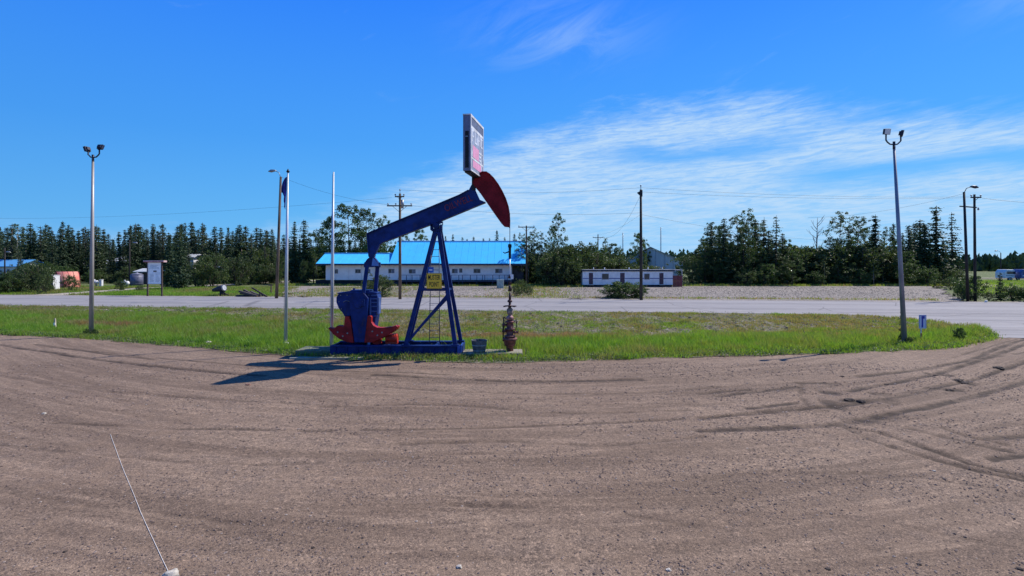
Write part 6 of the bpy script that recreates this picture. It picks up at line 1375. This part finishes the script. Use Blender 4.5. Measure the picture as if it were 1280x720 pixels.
for i, ((a, b), (c, d)) in enumerate(pile):
    D_ = 60.4 + i * .18; mb = MB(); mb.bar(P(a, b - 2.5, D_), Vector((X(c, D_), D_, max(.12, Z(d - 2.5, D_)))), .2, .36); o = mb.build('old_plank', mat('old_grey_timber', (.10, .088, .08), .85, var=.3, scale=3), None, .01, tuple(P(a, b - 2.5, D_))); tag(o, lbs[i], 'plank', None)
mb = MB(); D_ = 60.0; mb.bar(P(314.8, 359.5, D_), Vector((X(334, D_), D_, .06)), .15, .22); o = mb.build('leaning_timber', M_DWOOD, None, .01, tuple(P(325, 366, D_))); tag(o, 'dark timber slanting down to the right from the plank pile', 'timber')
mb = MB(); mb.bar((X(325, 60.3), 60.3, .0), (X(325, 60.3), 60.2, .55), .1); o = mb.build('prop_block', M_DWOOD, None, .01, (X(325, 60.3), 60.3, 0)); tag(o, 'short block propping the slanting timber', 'block')
mb = MB(); D_ = 68; mb.bar((X(339, D_), D_, -.1), (X(339, D_), D_, Z(356, D_)), .13); mb.bar((X(336, D_), D_ - .1, Z(356.5, D_)), (X(342, D_), D_ - .1, Z(356.5, D_)), .09, .04); o = mb.build('short_post', M_WOOD, None, 0, (X(339, D_), D_, 0)); tag(o, 'short wooden post with a crosspiece left of the leaning lamp pole', 'post')
# stakes and marker sign
sk = empty('wooden_stake', (X(69, 31), 31, -.2), 'pale wooden stake standing in the verge at the far left', 'stake'); mb = MB(); mb.bar((X(70, 31), 31, -.3), (X(68.6, 31), 31, Z(398, 31)), .07); mb.build('stake_shaft', mat('pale_stake', (.5, .44, .33), .8), sk); mb = MB(); mb.box((X(68.8, 31), 30.95, Z(405, 31)), (.1, .03, .16)); mb.build('flagging', M_WHITE, sk)
MD = 26.3; mk = empty('marker_sign', (X(1152, MD), MD, 0), 'small white marker sign with a blue stripe on an orange footed post', 'sign')
mb = MB(); mb.bar((X(1151.4, MD), MD + .03, -.2), (X(1152.5, MD), MD + .03, Z(396, MD)), .045, .03); mb.build('sign_post', M_GALV, mk)
mb = MB(); mb.bar((X(1151.4, MD), MD, -.2), (X(1151.8, MD), MD, Z(416.5, MD)), .06, .04); mb.build('orange_foot', mat('faded_orange', (.62, .22, .06), .6), mk)
mb = MB(); x0, x1, za, zb = X(1148.6, MD), X(1157.8, MD), Z(410.5, MD), Z(393.5, MD); mb.bb(x0, x1, MD - .012, MD + .005, za, zb); mb.build('sign_panel', mat('marker_white', (.66, .66, .78), .45, var=.05), mk, .002)
mb = MB(); mb.bb(x0 + .13, x0 + .21, MD - .016, MD - .013, za + .05, zb - .06); mb.bb(x0 + .21, x0 + .29, MD - .016, MD - .013, zb - .20, zb - .06); mb.build('blue_stripe', mat('marker_blue', (.05, .05, .38), .5), mk)
mb = MB(); mb.bb(x0 + .015, x0 + .03, MD - .016, MD - .013, za + .03, zb - .03); mb.bb(x1 - .03, x1 - .015, MD - .016, MD - .013, za + .03, zb - .03); mb.bb(x0 + .03, x1 - .03, MD - .016, MD - .013, zb - .045, zb - .03); mb.build('panel_border', mat('marker_blue', (.05, .05, .38), .5), mk)
o = MB().box((X(1174.5, 56), 50.9, .22), (.3, .05, .38), (.3, 0, .2)).build('paper_scrap', M_WHITE, None, 0, (X(1174.5, 50.5), 50.9, .2)); tag(o, 'scrap of white litter on the far road edge at the right', 'litter')
o.location = (X(1174.5, 50.9), 50.9, .12)
for v in o.data.vertices: pass

# campers at the far right
def camper(px0, px1, D, label, mb_, h, stripe):
    x0, x1 = X(px0, D), X(px1, D); e = empty('camper_trailer', ((x0 + x1) / 2, D + 1.2, 0), label, 'camper'); mb = MB()
    prof = [(x0, .55), (x1, .55), (x1, h - .25), (x1 - .25, h), (x0 + .5, h), (x0, h - .7)]; mb.prism(prof, D, D + 2.4); mb.build('camper_body', mb_, e, .06)
    mb = MB(); mb.bb(x0 + .3, x1 - .3, D - .012, D - .002, 1.05, 1.2); mb.build('side_stripe', stripe, e)
    for q in (.2, .65): mb = MB(); a = x0 + (x1 - x0) * q; mb.bb(a, a + 1.0, D - .03, D - .003, 1.5, 2.1); mb.build('window', M_GLASS, e)
    for q in (.45, .6):
        a = x0 + (x1 - x0) * q; mb = MB(); mb.cyl((a, D - .06, .36), (a, D + .18, .36), .36, n=16); w = mb.build('wheel', M_BLACK, e); mb = MB(); mb.cyl((a, D - .08, .36), (a, D - .055, .36), .2, n=12); mb.build('rim', M_STEEL, w)
    return e
camper(1256, 1268.5, 118, 'white camper parked left of the blue grey one at the right edge', M_WHITE, 2.55, mat('camper_grey', (.25, .27, .3), .5))
camper(1269.5, 1275.5, 121, 'narrow pale grey camper between the white and the blue one', mat('camper_pale', (.45, .47, .52), .5), 2.5, mat('camper_grey', (.25, .27, .3), .5))
camper(1276.5, 1292, 117, 'blue sided camper with a white roof cut by the right picture edge', mat('camper_blue', (.07, .12, .32), .5), 2.6, M_WHITE)
